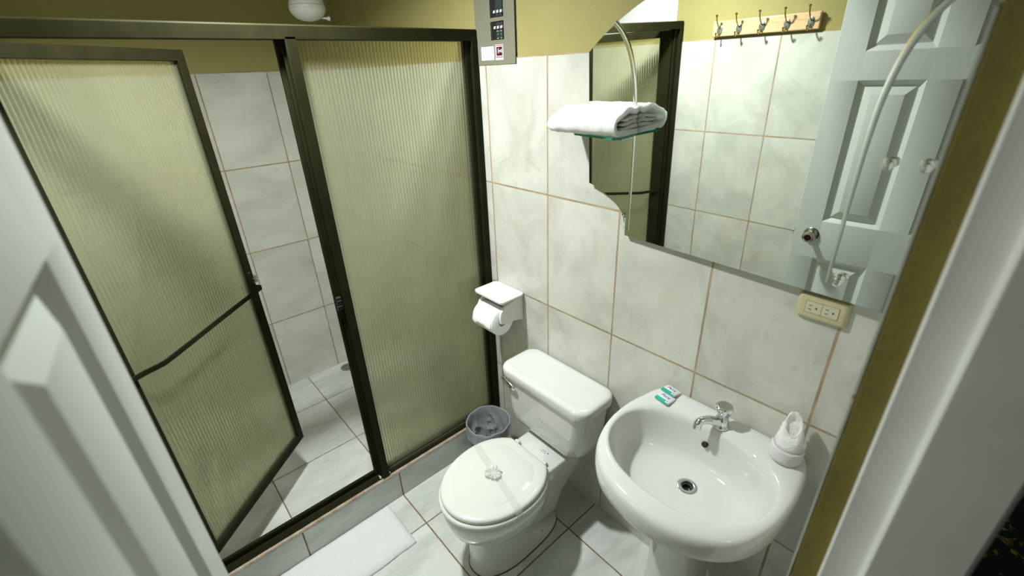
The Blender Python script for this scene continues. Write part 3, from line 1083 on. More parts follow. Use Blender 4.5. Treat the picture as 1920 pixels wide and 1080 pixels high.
# loose sheet folded over the front of the roll
bm = bm_new()
rings = []
for i in range(16):
    t = i / 15
    a = math.radians(100 + 92 * t)
    r_ = R1 + 0.0012 + 0.004 * max(0, t - 0.75) / .25
    row = []
    for q in range(15):
        u = q / 14
        edge_ = (0.010 * mnoise.noise(Vector((u * 5, 1, 0))) + 0.005 * math.sin(u * 9)) * (t ** 3)
        row.append((xa - .0015 + (xb - xa - 0.004) * u, rc.y + r_ * math.cos(a), rc.z + r_ * math.sin(a) - edge_))
    rings.append(row)
add_loft(bm, rings, False, False, closed=False)
obj('loose_sheet', bm, M['paper'], roll, smooth=60, solid=0.0008)

# ------------------------------------------------------------------ waste bin
bc = Vector((0.135, -0.190, 0))
wbn = root('waste_bin', tuple(bc), 'small dark waste bin lined with a grey plastic bag beside the toilet', 'waste bin')
bm = bm_new()
add_lathe(bm, [(0.080, 0.0), (0.082, 0.004), (0.108, 0.262), (0.111, 0.266), (0.107, 0.268), (0.105, 0.262), (0.079, 0.006), (0.0, 0.006)], bc, seg=48, cap1=False)
obj('bin_body', bm, M['bin'], wbn, smooth=40)
bm = bm_new()
rings = []
rows = 26
seg = 96
for i in range(rows):
    t = i / (rows - 1)
    ring = []
    for k in range(seg):
        a = 2 * PI * k / seg
        na = Vector((math.cos(a) * 2.2, math.sin(a) * 2.2, 0))
        if t < 0.30:        # skirt outside the rim
            q = t / 0.30
            z = 0.205 + 0.068 * q + 0.022 * mnoise.noise(na * 1.3) * (1 - q)
            r = 0.1105 + 0.006 * (1 - q) * (0.5 + mnoise.noise(na * 2.6 + Vector((0, 0, 1))))
            r += 0.0022 * mnoise.noise(na * 5 + Vector((0, 0, q * 2)))
            r = max(r, 0.1085 + 0.004 * q)
        elif t < 0.38:      # over the rim
            q = (t - 0.30) / 0.08
            r = 0.1135 - 0.012 * q
            z = 0.273 + 0.006 * math.sin(q * PI) + 0.010 * mnoise.noise(na * 1.2)
        else:               # crumpled inside
            q = (t - 0.38) / 0.62
            z = 0.268 - 0.20 * q
            r = 0.101 * (1 - 0.55 * q ** 1.6)
            a2 = a + 1.1 * q
            nb = Vector((math.cos(a2) * 1.15, math.sin(a2) * 1.15, q * 1.6 + 4))
            ridge = max(0.0, 1 - abs(mnoise.noise(nb * 1.1)) * 5.0) + 0.5 * max(0.0, 1 - abs(mnoise.noise(nb * 2.3 + Vector((5, 1, 0)))) * 5.0)
            r -= 0.017 * min(1, q * 2.6) * ridge * (1 - q * .4) + 0.010 * q * mnoise.noise(nb * 1.7)
            r = max(r, 0.012)
        ring.append((bc.x + r * math.cos(a), bc.y + r * math.sin(a), z))
    rings.append(ring)
add_loft(bm, rings, False, True)
obj('bin_liner', bm, M['film'], wbn, smooth=30, label='translucent grey plastic liner bag')

# ------------------------------------------------------------------ toilet
TX = 0.530
toi = root('toilet', (TX, -0.40, 0.0), 'white ceramic two piece toilet with closed lid against the tiled wall', 'toilet')
def egg(cx, yc, a, bf, bb, z, n=64, pf=2.0, pb=2.4):
    out = []
    for k in range(n):
        t = 2 * PI * k / n
        c_, s_ = math.cos(t), math.sin(t)
        p_ = pb if s_ > 0 else pf
        x = a * math.copysign(abs(c_) ** (2 / p_), c_)
        y = (bb if s_ > 0 else bf) * math.copysign(abs(s_) ** (2 / p_), s_)
        out.append((cx + x, yc + y, z))
    return out
bm = bm_new()
# foot and front column
add_loft(bm, [egg(TX, -0.40, 0.106, 0.208, 0.235, 0.0, pf=2.3, pb=3), egg(TX, -0.40, 0.106, 0.208, 0.235, 0.010, pf=2.3, pb=3), egg(TX, -0.40, 0.103, 0.205, 0.230, 0.020, pf=2.3, pb=3),
              egg(TX, -0.43, 0.098, 0.172, 0.19, 0.045, pf=2.3, pb=3), egg(TX, -0.45, 0.094, 0.150, 0.13, 0.09, pf=2.3), egg(TX, -0.45, 0.092, 0.146, 0.12, 0.15, pf=2.3),
              egg(TX, -0.45, 0.094, 0.148, 0.13, 0.20, pf=2.3), egg(TX, -0.45, 0.105, 0.160, 0.15, 0.24, pf=2.3)], True, True)
# bowl
add_loft(bm, [egg(TX, -0.44, 0.088, 0.140, 0.15, 0.190), egg(TX, -0.44, 0.120, 0.175, 0.17, 0.212), egg(TX, -0.44, 0.146, 0.204, 0.18, 0.242), egg(TX - 0.004, -0.446, 0.166, 0.222, 0.185, 0.275),
              egg(TX - 0.004, -0.446, 0.177, 0.233, 0.19, 0.315), egg(TX - 0.004, -0.446, 0.183, 0.240, 0.193, 0.350), egg(TX - 0.004, -0.446, 0.185, 0.242, 0.194, 0.380), egg(TX - 0.004, -0.446, 0.179, 0.236, 0.19, 0.388)], True, True)
# rear deck and trapway
def deck(z, hx, y0, y1, r):
    return [(x, y, z) for x, y in rrect(TX - hx, TX + hx, y0, y1, r, 6)]
add_loft(bm, [deck(0.06, 0.060, -0.33, -0.16, .03), deck(0.15, 0.066, -0.33, -0.13, .03), deck(0.24, 0.085, -0.34, -0.085, .03), deck(0.31, 0.103, -0.34, -0.060, .03), deck(0.37, 0.112, -0.34, -0.045, .025), deck(0.392, 0.112, -0.34, -0.045, .022), deck(0.397, 0.107, -0.335, -0.050, .018)])
bowl = obj('bowl', bm, M['ceramic'], toi, smooth=50)
bm = bm_new()
add_loft(bm, [egg(TX, -0.40, 0.109, 0.211, 0.238, 0.0003, pf=2.3, pb=3), egg(TX, -0.40, 0.1085, 0.2105, 0.2375, 0.004, pf=2.3, pb=3)])
obj('floor_seal', bm, M['caulk'], bowl, smooth=0, label='dark grubby seal line around the foot')
M['bolt'] = simple('grey bolt', (0.16, 0.17, 0.16), 0.5)
for sx in (-1, 1):
    bm = bm_new()
    add_lathe(bm, [(0.010, 0.0), (0.010, 0.004), (0.006, 0.010), (0.0045, 0.018), (0.002, 0.020)], (TX + sx * 0.086, -0.295, 0.022), seg=14)
    obj('floor_bolt', bm, M['bolt'], bowl)
# seat ring and lid
def seat_ring(k, z, grow=0.0):
    return [(x, min(y, -0.270 + grow * .5), zz_) for x, y, zz_ in egg(TX - 0.006, -0.450, 0.187 + grow, 0.240 + grow, 0.208 + grow * .5, z, pf=2.05, pb=2.1)]
bm = bm_new()
add_loft(bm, [seat_ring(0, 0.386, -0.004), seat_ring(0, 0.390, 0.003), seat_ring(0, 0.400, 0.004), seat_ring(0, 0.406, 0.0), seat_ring(0, 0.4075, -0.01)])
obj('seat', bm, M['seat'], toi, smooth=50)
bm = bm_new()
def lid_ring(s, z):
    return [(TX - 0.006 + (x - TX + 0.006) * s, -0.452 + (min(y, -0.278) + 0.452) * s, z) for x, y, _ in egg(TX - 0.006, -0.452, 0.183, 0.231, 0.206, 0, n=96, pf=2.05, pb=2.1)]
add_loft(bm, [lid_ring(0.965, 0.4085), lid_ring(0.995, 0.411), lid_ring(1.0, 0.416), lid_ring(0.998, 0.421), lid_ring(0.985, 0.4255), lid_ring(0.955, 0.4283), lid_ring(0.88, 0.4296), lid_ring(0.765, 0.4300), lid_ring(0.757, 0.4295), lid_ring(0.745, 0.4295), lid_ring(0.737, 0.4301), lid_ring(0.5, 0.4305), lid_ring(0.2, 0.4308)])
obj('lid', bm, M['seat'], toi, smooth=45)
for sx in (-1, 1):
    bm = bm_new()
    add_tube(bm, [(TX - .006 + sx * 0.080 - 0.012, -0.268, 0.410), (TX - .006 + sx * 0.080 + 0.012, -0.268, 0.410)], 0.0085, 18)
    add_box(bm, TX - .006 + sx * 0.080 - 0.011, TX - .006 + sx * 0.080 + 0.011, -0.277, -0.256, 0.396, 0.409)
    obj('hinge', bm, M['seat'], toi, smooth=40, bevel=0.003)
# tank
TKX = 0.512
def tank_ring(z, hx, y0, y1, r, bow=0.006):
    out = []
    for x, y in rrect(TKX - hx, TKX + hx, y0, y1, r, 8):
        if y < (y0 + y1) / 2:
            y -= bow * (1 - ((x - TKX) / hx) ** 2)
        out.append((x, y, z))
    return out
bm = bm_new()
add_loft(bm, [tank_ring(0.418, 0.135, -0.160, -0.06, .04), tank_ring(0.421, 0.165, -0.178, -0.045, .05), tank_ring(0.430, 0.188, -0.191, -0.032, .055), tank_ring(0.450, 0.203, -0.197, -0.024, .056), tank_ring(0.49, 0.212, -0.199, -0.018, .055),
              tank_ring(0.57, 0.218, -0.201, -0.014, .053), tank_ring(0.64, 0.223, -0.203, -0.012, .052), tank_ring(0.662, 0.224, -0.204, -0.012, .052)])
tank = obj('tank', bm, M['ceramic'], toi, smooth=50)
bm = bm_new()
add_loft(bm, [tank_ring(0.656, 0.228, -0.205, -0.010, .050), tank_ring(0.658, 0.236, -0.213, -0.006, .052), tank_ring(0.665, 0.2385, -0.216, -0.005, .054), tank_ring(0.690, 0.2385, -0.216, -0.005, .054), tank_ring(0.698, 0.235, -0.2125, -0.008, .052), tank_ring(0.7022, 0.227, -0.205, -0.014, .048),
              tank_ring(0.7032, 0.214, -0.192, -0.026, .040), tank_ring(0.7026, 0.204, -0.183, -0.034, .036), tank_ring(0.7016, 0.199, -0.178, -0.039, .033), tank_ring(0.7014, 0.15, -0.15, -0.07, .03)])
obj('tank_lid', bm, M['ceramic'], toi, smooth=50)
# lever
bm = bm_new()
add_lathe(bm, [(0.012, 0.0), (0.012, 0.006), (0.009, 0.010), (0.007, 0.014)], (0.309, -0.198, 0.642), Vector((0, -1, 0)), 20)
secs = [(0.298, 0.645, 0.010, 0.004), (0.308, 0.645, 0.012, 0.006), (0.325, 0.641, 0.0115, 0.0065), (0.345, 0.635, 0.0115, 0.0065), (0.365, 0.629, 0.0120, 0.006), (0.377, 0.625, 0.0115, 0.0045), (0.381, 0.624, 0.006, 0.002)]
rings = []
for x, z, hz, hy in secs:
    rings.append([(x + 0.25 * hz * math.sin(a), -0.2185 + hy * math.cos(a), z + hz * math.sin(a)) for a in [2 * PI * k / 20 for k in range(20)]])
add_loft(bm, rings)
obj('flush_lever', bm, M['chrome'], toi, smooth=50)
# small printed marks
bm = text_bm('incesa', 0.012, lambda p: Vector((TKX + 0.2226, -0.100 + p.x * 1.0, 0.640 + p.y)), 0.0002)
obj('tank_mark', bm, M['black'], tank, smooth=0)
bm = bm_new(); add_lathe(bm, [(0.0028, 0), (0.0028, 0.0006)], (TKX + 0.2220, -0.073, 0.644), Vector((1, 0, 0)), 14)
obj('tank_mark', bm, M['black'], tank, smooth=0)
bm = text_bm('incesa', 0.0085, lambda p: Vector((TX + 0.018 + p.x, -0.212 + p.y, 0.3974 + p.z)), 0.0002)
obj('deck_mark', bm, M['ink'], bowl, smooth=0)
bm = bm_new()
for k_ in range(6):
    add_box(bm, TX + 0.000 + k_ * 0.006, TX + 0.0042 + k_ * 0.006, -0.2222, -0.2205, 0.3972, 0.3976)
obj('deck_mark', bm, M['ink'], bowl, smooth=0)
bm = bm_new(); add_lathe(bm, [(0.0028, 0), (0.0028, 0.0006)], (TX + 0.041, -0.213, 0.3971), seg=16)
obj('deck_mark', bm, M['ink'], bowl, smooth=0)
# paper hygiene band
sb = root('paper_band', (TX, -0.43, 0.4312), 'thin translucent paper band with a crumpled bow across the closed toilet lid', 'paper band')
bm = bm_new()
bw = 0.030
yA, yB = -0.415, -0.500
def band_pt(u, v):       # u across the lid from left to right, v along band width
    x = TX - 0.006 + 0.186 * u
    y = yA + (yB - yA) * (u + 1) / 2 + bw * v
    z = 0.4319
    if abs(u) > 0.93:
        z -= (abs(u) - 0.93) * 0.26
    return (x, y, z)
rings = []
for i in range(41):
    u = -1.06 + 2.12 * i / 40
    uu = max(-1.0, min(1.0, u))
    p = [band_pt(uu, v) for v in (-0.5, 0, 0.5)]
    ex = abs(u) - abs(uu)
    rings.append([(a + math.copysign(0.004 + ex * .02, u) if ex > 0 else a, b, c_ - ex * 0.45) for a, b, c_ in p])
add_loft(bm, rings, False, False, closed=False)
obj('strip', bm, M['band'], sb, smooth=60)
bm = bm_new()
rings = []
cc_ = Vector((TX - 0.012, -0.466, 0.4322))
for i in range(13):
    t = i / 12
    ring = []
    for k in range(60):
        a = 2 * PI * k / 60
        pleat = math.sin(a * 11 + 5.0 * mnoise.noise(Vector((math.cos(a) * 1.5, math.sin(a) * 1.5, t)))) 
        r = 0.006 + 0.031 * t * (1 + 0.40 * mnoise.noise(Vector((math.cos(a) * 2.6, math.sin(a) * 2.6, 3))))
        z = 0.003 + 0.010 * math.sin(t * 2.1) + 0.0040 * t * pleat + 0.012 * t * mnoise.noise(Vector((math.cos(a) * 3, math.sin(a) * 3, 7)))
        ring.append((cc_.x + r * math.cos(a), cc_.y + r * 0.8 * math.sin(a), cc_.z + max(0.001, z)))
    rings.append(ring)
add_loft(bm, rings, True, False)
obj('bow', bm, M['bow'], sb, smooth=40, label='crumpled paper bow')
# supply hose and valve
sv = root('supply_hose', (0.345, -0.02, 0.17), 'thin braided water hose looping below the toilet tank', 'hose')
bm = bm_new()
add_tube(bm, catmull([(0.350, -0.004, 0.17), (0.350, -0.035, 0.175), (0.352, -0.052, 0.25), (0.356, -0.075, 0.335), (0.368, -0.105, 0.385), (0.385, -0.115, 0.405), (0.392, -0.110, 0.4195)], 6), 0.0055, 10)
obj('hose', bm, M['steel'], sv)
bm = bm_new()
add_lathe(bm, [(0.020, 0.0), (0.020, 0.003), (0.010, 0.006), (0.010, 0.03), (0.0, 0.03)], (0.350, -0.001, 0.17), Vector((0, -1, 0)), 20)
obj('valve', bm, M['chrome'], sv)

# ------------------------------------------------------------------ pedestal sink
SC = Vector((1.150, -0.245, 0.0))
sink = root('pedestal_sink', (1.150, -0.20, 0.0), 'white ceramic pedestal sink with wide oval basin under the mirror', 'sink')
out_pts = [(0.938, -0.003), (0.914, -0.055), (0.898, -0.130), (0.896, -0.215), (0.906, -0.300), (0.938, -0.384), (1.000, -0.448), (1.080, -0.480), (1.165, -0.489), (1.245, -0.478), (1.318, -0.442), (1.372, -0.384), (1.402, -0.300), (1.411, -0.215), (1.409, -0.130), (1.398, -0.055), (1.376, -0.004),
           (1.30, -0.0025), (1.15, -0.0025), (1.00, -0.0025)]
dense = catmull([Vector((x, y, 0)) for x, y in out_pts[:17]], 10) + [Vector((x, -0.0025, 0)) for x in np.linspace(1.366, 0.945, 40)]
ang = np.array([math.atan2(p.y - SC.y, p.x - SC.x) for p in dense])
rad = np.array([math.hypot(p.x - SC.x, p.y - SC.y) for p in dense])
od = np.argsort(ang)
ang, rad = ang[od], rad[od]
ang = np.concatenate([ang - 2 * PI, ang, ang + 2 * PI]); rad = np.concatenate([rad, rad, rad])
NS = 160
TH_ = [2 * PI * k / NS - PI for k in range(NS)]
rout = [float(np.interp(t, ang, rad)) for t in TH_]
def rin(t):
    c_, s_ = math.cos(t), math.sin(t)
    a = 0.222
    b = 0.150 if s_ > 0 else 0.172
    p_ = 2.25
    return 1.0 / ((abs(c_) / a) ** p_ + (abs(s_) / b) ** p_) ** (1 / p_)
DC = Vector((1.152, -0.212, 0))
rows = []
ZD = 0.846
def rowf(fn):
    rows.append([fn(t, k) for k, t in enumerate(TH_)])
def pol(r, t, z, c=SC):
    return (c.x + r * math.cos(t), c.y + r * math.sin(t), z)
rowf(lambda t, k: pol(0.0215, t, 0.690, DC))
rowf(lambda t, k: pol(0.0215, t, 0.6985, DC))
rowf(lambda t, k: pol(0.034, t, 0.7000, DC))
def blend(s, z):
    def f(t, k):
        a = Vector(pol(0.030, t, z, DC)); b = Vector(pol(rin(t), t, z))
        p = a.lerp(b, s)
        return (p.x, p.y, z)
    return f
for s, z in ((0.18, 0.7010), (0.38, 0.7035), (0.56, 0.7085), (0.70, 0.7175), (0.80, 0.731), (0.875, 0.751), (0.93, 0.776), (0.965, 0.800), (0.99, 0.818)):
    rowf(blend(s, z))
def rimf(s, dz):
    def f(t, k):
        r0, r1 = rin(t), rout[k]
        r = r0 + (r1 - r0) * s
        back = max(0.0, math.sin(t))
        y = SC.y + r * math.sin(t)
        lift = 0.010 * max(0, min(1, (y + 0.10) / 0.09))        # the deck climbs slightly to the wall
        low = -0.012 * max(0, -math.sin(t)) * s                   # front lip rolls a little lower
        return pol(r, t, ZD + dz + lift * (1 if dz > -0.03 else 0) + low)
    return f
for s, dz in ((0.02, -0.018), (0.06, -0.009), (0.13, -0.0035), (0.25, -0.0006), (0.45, 0.0005), (0.65, 0.0), (0.80, -0.002), (0.90, -0.007), (0.96, -0.015), (0.99, -0.026), (1.0, -0.040), (0.99, -0.054), (0.955, -0.066)):
    rowf(rimf(s, dz))
def under(s, z):
    def f(t, k):
        r1 = rout[k] * 0.97
        p = Vector(pol(r1, t, z)); q = Vector((1.150 + 0.085 * math.cos(t), -0.165 + 0.085 * math.sin(t), z))
        r = p.lerp(q, s)
        return (r.x, min(r.y, -0.004), z)
    return f
for s, z in ((0.08, 0.770), (0.25, 0.745), (0.45, 0.715), (0.70, 0.690), (1.0, 0.670)):
    rowf(under(s, z))
bm = bm_new()
add_loft(bm, rows, False, True)
basin = obj('basin', bm, M['ceramic'], sink, smooth=60)
bm = bm_new()
def ped(z, a, b, yc):
    return egg(1.150, yc, a, b, b * 0.75, z, pf=2.3, pb=3.5)
add_loft(bm, [ped(0.0, 0.108, 0.135, -0.175), ped(0.02, 0.108, 0.135, -0.175), ped(0.05, 0.098, 0.122, -0.175), ped(0.2, 0.090, 0.112, -0.175), ped(0.4, 0.085, 0.104, -0.175), ped(0.55, 0.088, 0.104, -0.175), ped(0.64, 0.098, 0.115, -0.175), ped(0.672, 0.104, 0.122, -0.175)])
obj('pedestal', bm, M['ceramic'], sink, smooth=50)
bm = bm_new()
add_lathe(bm, [(0.0165, -0.010), (0.0175, 0.0), (0.019, 0.0008), (0.0275, 0.0012), (0.029, 0.0006), (0.029, -0.001)], (DC.x, DC.y, 0.7002), seg=40, cap0=False, cap1=False)
drn = obj('drain_ring', bm, M['chrome'], sink, smooth=50)
bm = bm_new()
add_lathe(bm, [(0.0174, 0.0), (0.0170, -0.004), (0.0125, -0.0055), (0.0120, -0.018), (0.0, -0.020)], (DC.x, DC.y, 0.7002), seg=32, cap0=False, cap1=False)
obj('drain_hole', bm, simple('dark drain metal', (0.10, 0.11, 0.10), 0.25, metal=0.9), drn)
bm = bm_new()
oc = Vector((1.139, -0.1035, 0.783))
add_lathe(bm, [(0.0095, -0.003), (0.0095, 0.0035), (0.0072, 0.0042)], oc, Vector((0, -0.85, 0.5)), 22)
obj('overflow_hole', bm, M['black'], basin)
bm = bm_new()
add_tube(bm, [(1.085, -0.004, 0.56), (1.085, -0.05, 0.56), (1.095, -0.07, 0.60)], 0.012, 12)
obj('waste_pipe', bm, M['black'], sink)

# faucet
FB = Vector((1.160, -0.066, 0.0))
FZ = ZD + 0.0045
fa = root('faucet', (FB.x, FB.y, FZ), 'chrome pillar tap with fluted knob on the sink deck', 'faucet')
bm = bm_new()
add_lathe(bm, [(0.0235, 0.0), (0.0235, 0.004), (0.0205, 0.007), (0.0195, 0.020), (0.0185, 0.030), (0.014, 0.034)], (FB.x, FB.y, FZ - .001), seg=32)
sd_ = Vector((-0.55, -0.84, 0)).normalized()
b0 = Vector((FB.x, FB.y, FZ))
pts_ = catmull([b0 + Vector((0, 0, .016)), b0 + sd_ * .022 + Vector((0, 0, .020)), b0 + sd_ * .042 + Vector((0, 0, .027)), b0 + sd_ * .060 + Vector((0, 0, .029)), b0 + sd_ * .072 + Vector((0, 0, .026)), b0 + sd_ * .078 + Vector((0, 0, .019))], 6)
add_tube(bm, pts_, [0.0160 - 0.0040 * min(1, i / 18) for i in range(len(pts_))], 20)
add_tube(bm, [b0 + sd_ * .0765 + Vector((0, 0, .022)), b0 + sd_ * .0785 + Vector((0, 0, .003))], 0.0122, 20)
fbody = obj('tap_body', bm, M['chrome'], fa, smooth=45)
bm = bm_new()
def flute(t, h):
    return 1 + 0.075 * math.cos(6 * t) * (1 if 0.036 < h < 0.072 else 0)
add_lathe(bm, [(0.0130, 0.032), (0.0150, 0.038), (0.0175, 0.046), (0.0225, 0.057), (0.0245, 0.065), (0.0245, 0.0705), (0.0225, 0.0738), (0.0205, 0.0745)], (FB.x, FB.y, FZ), seg=60, f=flute)
kn = obj('tap_knob', bm, M['chrome'], fa, smooth=35)
bm = bm_new(); add_lathe(bm, [(0.0200, 0.0744), (0.0195, 0.0752), (0.0185, 0.0750), (0.0, 0.0750)], (FB.x, FB.y, FZ), seg=40, cap1=False)
obj('knob_cap', bm, M['steel'], kn)

# soap packets
def soap(cx, cy, rot, z0, label, tilt=0.0, second=False):
    T = Matrix.Translation(Vector((cx, cy, z0))) @ Matrix.Rotation(rot, 4, 'Z') @ Matrix.Rotation(tilt, 4, 'X')
    place = lambda p: T @ Vector(p)
    r_ = root('soap_packet', (cx, cy, z0), label, 'soap', 'soap packets on the sink deck')
    bm = bm_new()
    add_loft(bm, [[place((x, y, z)) for x, y in rrect(-.026 + i, .026 - i, -.0215 + i, .0215 - i, .004, 4)] for z, i in ((0.0, .002), (0.002, 0), (0.0085, 0), (0.0105, .0025))])
    w = obj('wrapper', bm, M['label_w'], r_, smooth=40)
    bm = bm_new(); 
    add_loft(bm, [[place((x, y, z)) for x, y in rrect(-.0235, .0135, -.0195, -.0105, .0012, 3)] for z in (0.0104, 0.0109)])
    add_loft(bm, [[place((x, y, z)) for x, y in rrect(-.0235, .0240, -.0222, -.0195, .0008, 3)] for z in (0.0035, 0.0102)])
    obj('green_band', bm, M['green'], r_, smooth=0, label='green printed band')
    bm = text_bm('Pure', 0.0175, lambda p: place((p.x - .002, p.y + .0045, 0.0108 + p.z)), 0.0002, 0.35)
    obj('lettering', bm, M['ink'], r_, smooth=0)
    bm = bm_new(); add_lathe(bm, [(0.0022, 0), (0.0022, 0.0005)], place((0.019, -0.014, 0.0105)), seg=12)
    obj('flower_mark', bm, simple('violet print', (0.30, 0.10, 0.35), 0.5), r_, smooth=0)
soap(0.9785, -0.0795, math.radians(-8), ZD + 0.0015, 'white and green soap packet nearer the basin, half under the other packet')
soap(0.9760, -0.0420, math.radians(-8), ZD + 0.0085, 'white and green soap packet nearer the wall, overlapping the other packet', tilt=math.radians(-9))

# rolled washcloth
wc = Vector((1.337, -0.060, ZD + 0.0025))
rt = root('rolled_washcloth', tuple(wc), 'small white washcloth rolled into a pointed flower on the sink corner', 'washcloth')
def terry_lathe(name, prof, seg, f=None, slant=None):
    bm = bm_new()
    rings = []
    for i, (r, h) in enumerate(prof):
        ring = []
        for k in range(seg):
            a = 2 * PI * k / seg
            rr = r * (f(a, h) if f else 1)
            z = h + (slant(a, h) if slant else 0)
            ring.append((wc.x + rr * math.cos(a), wc.y + rr * math.sin(a), wc.z + z))
        rings.append(ring)
    add_loft(bm, rings, True, True)
    terry_jitter(bm, 0.0016, 180.0)
    return bm
wrapf = lambda a, h: 1 + 0.06 * ((a / (2 * PI)) % 1.0) + 0.02 * math.sin(3 * a)
prof = [(0.020, 0.0), (0.0335, 0.0005), (0.0360, 0.006)] + [(0.0366 - 0.0004 * i, 0.006 + i * 0.007) for i in range(1, 7)] + [(0.033, 0.0535), (0.027, 0.056)]
bm = terry_lathe('band', prof, 72, wrapf, lambda a, h: 0.010 * math.sin(a - 0.4) * (h / 0.05))
obj('lower_wrap', bm, M['terry'], rt, smooth=80)
bm = bm_new()
rings = []
AF = math.radians(-68)          # the mouth opens toward the doorway
for i in range(24):
    t = i / 23
    h = 0.034 + 0.106 * t
    ring = []
    for k in range(64):
        a = 2 * PI * k / 64
        r = 0.0335 - 0.003 * t
        if t > 0.35:
            q = (t - 0.35) / 0.65
            r = 0.0320 * (1 - 0.30 * q ** 1.7)
        front = 0.5 + 0.5 * math.cos(a - AF)
        z = h - 0.056 * (front ** 1.1) * t ** 1.5
        pinch = 1 - 0.14 * t * (1 - front) * abs(math.sin(a - AF))
        x = r * pinch * math.cos(a)
        y = r * pinch * math.sin(a)
        ring.append(Vector((wc.x + x - 0.004 * math.cos(AF) * t * t, wc.y + y - 0.006 * math.sin(AF) * t * t, wc.z + z)))
    rings.append(ring)
top = rings[-1]
cm = sum(top, Vector()) / 64
for ins, dz in ((0.10, 0.0015), (0.20, -0.001), (0.26, -0.010), (0.32, -0.015), (0.50, -0.012), (0.75, -0.009)):
    rings.append([p.lerp(cm, ins) + Vector((0, 0, dz)) for p in top])
add_loft(bm, rings, True, True)
bmesh.ops.subdivide_edges(bm, edges=[e for e in bm.edges if e.calc_length() > 0.0035], cuts=1, use_grid_fill=True)
terry_jitter(bm, 0.0020, 260.0)
terry_jitter(bm, 0.0025, 70.0)
obj('pointed_fold', bm, M['terry'], rt, smooth=80)
bm = bm_new()
rings = []
for i in range(9):
    t = i / 8
    row = []
    for k in range(26):
        u = k / 25
        a = math.radians(-170 + 190 * u)
        r = 0.0372 + 0.0012 * math.sin(t * PI)
        z0_, z1_ = 0.004, 0.040 + 0.012 * (1 - u)
        row.append((wc.x + r * math.cos(a), wc.y + r * math.sin(a), wc.z + z0_ + (z1_ - z0_) * t))
    rings.append(row)
add_loft(bm, rings, False, False, closed=False)
terry_jitter(bm, 0.0013, 170.0)
obj('outer_cuff', bm, M['terry'], rt, smooth=80, solid=0.005)

# ------------------------------------------------------------------ power outlet
oc_x, oc_z = pull(1.3105, 1.2790, 0.012)
ol = root('power_outlet', (oc_x, 0.0, oc_z - .034), 'ivory double power outlet on the tiles below the mirror', 'power outlet')
bm = bm_new()
OW, OH = 0.0545, 0.0330
def plate(w, h, y, bul):
    pts = []
    for x, z in rrect(-w, w, -h, h, 0.004, 4):
        e = abs(z) / h
        k = bul * (1 - e * e)
        pts.append((oc_x + x + math.copysign(k, x) if abs(x) > w - .006 else oc_x + x, y, oc_z + z))
    return pts
add_loft(bm, [plate(OW, OH, -0.0004, .004), plate(OW, OH, -0.005, .004), plate(OW - .005, OH - .003, -0.0105, .003), plate(OW - .010, OH - .006, -0.0120, .001)])
obj('cover_plate', bm, M['ivory'], ol, smooth=30)
bm = bm_new(); add_box(bm, oc_x - .0365, oc_x + .0365, -0.0123, -0.0118, oc_z - .0158, oc_z + .0158)
obj('socket_gap', bm, simple('brown gap', (0.10, 0.08, 0.04), 0.6), ol, smooth=0)
for k in (-1, 1):
    bm = bm_new(); cx_ = oc_x + k * 0.0180
    add_box(bm, cx_ - .0176, cx_ + .0176, -0.0131, -0.0118, oc_z - .0150, oc_z + .0150)
    so = obj('socket', bm, M['ivory2'], ol, bevel=0.0008)
    bm = bm_new()
    add_box(bm, cx_ - .0105, cx_ - .0030, -0.0133, -0.0129, oc_z + .0042, oc_z + .0058)
    add_box(bm, cx_ - .0105, cx_ - .0030, -0.0133, -0.0129, oc_z - .0068, oc_z - .0052)
    add_box(bm, cx_ + .0045, cx_ + .0085, -0.0133, -0.0129, oc_z - .0023, oc_z + .0017)
    obj('socket_slot', bm, M['black'], so, smooth=0)

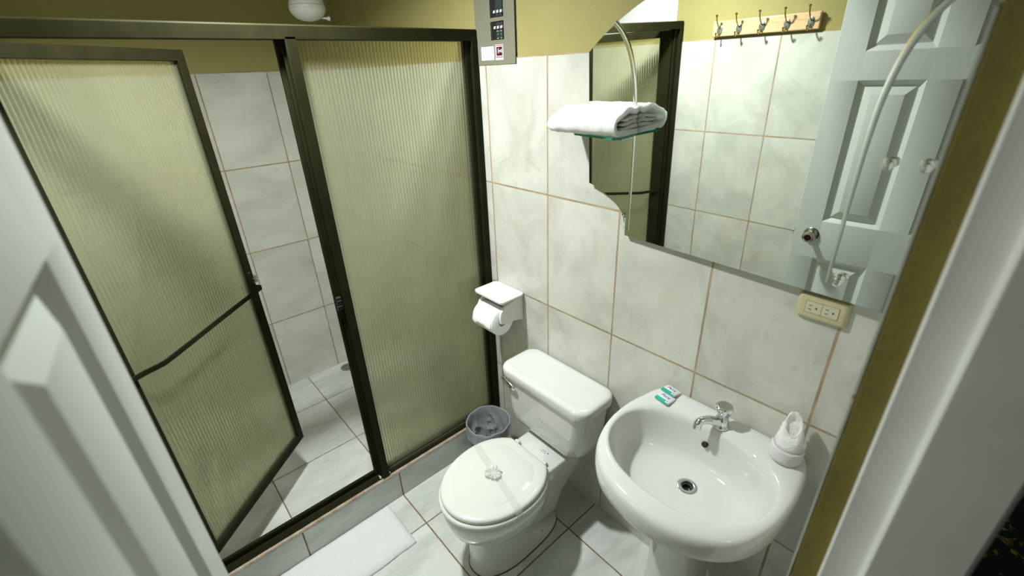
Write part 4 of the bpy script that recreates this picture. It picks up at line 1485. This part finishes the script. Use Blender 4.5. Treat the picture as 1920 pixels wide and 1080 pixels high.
# ------------------------------------------------------------------ bath mat
bm = bm_new()
rings = []
nx, ny = 10, 40
def mat_z(x, y):
    return 0.0165 + 0.002 * mnoise.noise(Vector((x * 14, y * 9, 0))) 
x0, x1, y0, y1 = 0.006, 0.262, -0.715, -1.235
for j in range(ny + 1):
    y = y0 + (y1 - y0) * j / ny
    e = min(1, min(j, ny - j) / 2.0)
    row = []
    wig = 0.003 * mnoise.noise(Vector((y * 12, 0, 5)))
    for i in range(nx + 1):
        x = x0 + (x1 + wig - x0) * i / nx
        ee = min(1.0, min(i, nx - i) / 1.2)
        row.append((x, y + 0.004 * mnoise.noise(Vector((x * 12, j, 1))), 0.003 + mat_z(x, y) * math.sqrt(max(0.08, min(e, ee)))))
    row += [(x1 + wig, y, 0.0006), (x0, y, 0.0006)]
    rings.append(row)
add_loft(bm, rings)
bmesh.ops.subdivide_edges(bm, edges=[e for e in bm.edges if e.calc_length() > 0.015], cuts=2, use_grid_fill=True)
terry_jitter(bm, 0.0008, 120.0)
for v in bm.verts:
    v.co.z = max(v.co.z, 0.0004)
tag(obj('bath_mat', bm, M['mat_terry'], smooth=70, org=(0.13, -0.95, 0.0)), 'white terry bath mat lying on the floor along the shower curb', 'bath mat')

# ------------------------------------------------------------------ coat rack on the opposite wall
cr = root('coat_rack', (0.42, YF, 1.90), 'pine coat rack with five double hooks, seen in the mirror', 'coat rack')
bm = bm_new()
add_box(bm, 0.178, 0.684, YF + .001, YF + 0.020, 1.893, 1.965)
obj('board', bm, M['wood'], cr, bevel=0.005)
for hx in (0.218, 0.318, 0.431, 0.545, 0.647):
    bm = bm_new()
    add_loft(bm, [[(hx + 0.014 * s * math.cos(a), YF + 0.020 + y, 1.924 + 0.023 * s * math.sin(a)) for a in [2 * PI * k / 24 for k in range(24)]] for y, s in ((0, 1.0), (0.003, 1.0), (0.006, 0.6))])
    hk = obj('hook', bm, M['verdigris'], cr, smooth=40)
    bm = bm_new()
    add_tube(bm, catmull([(hx, YF + .024, 1.930), (hx, YF + .040, 1.942), (hx, YF + .058, 1.962), (hx, YF + .066, 1.985)], 5), 0.0032, 8)
    add_lathe(bm, [(0.002, -0.006), (0.006, -0.003), (0.006, 0.003), (0.002, 0.006)], (hx, YF + .067, 1.988), seg=12)
    add_tube(bm, catmull([(hx, YF + .024, 1.915), (hx, YF + .036, 1.899), (hx, YF + .050, 1.893), (hx, YF + .058, 1.905)], 5), 0.0032, 8)
    add_lathe(bm, [(0.002, -0.005), (0.005, -0.002), (0.005, 0.002), (0.002, 0.005)], (hx, YF + .058, 1.908), seg=12)
    obj('prongs', bm, M['brass'], hk, smooth=40)
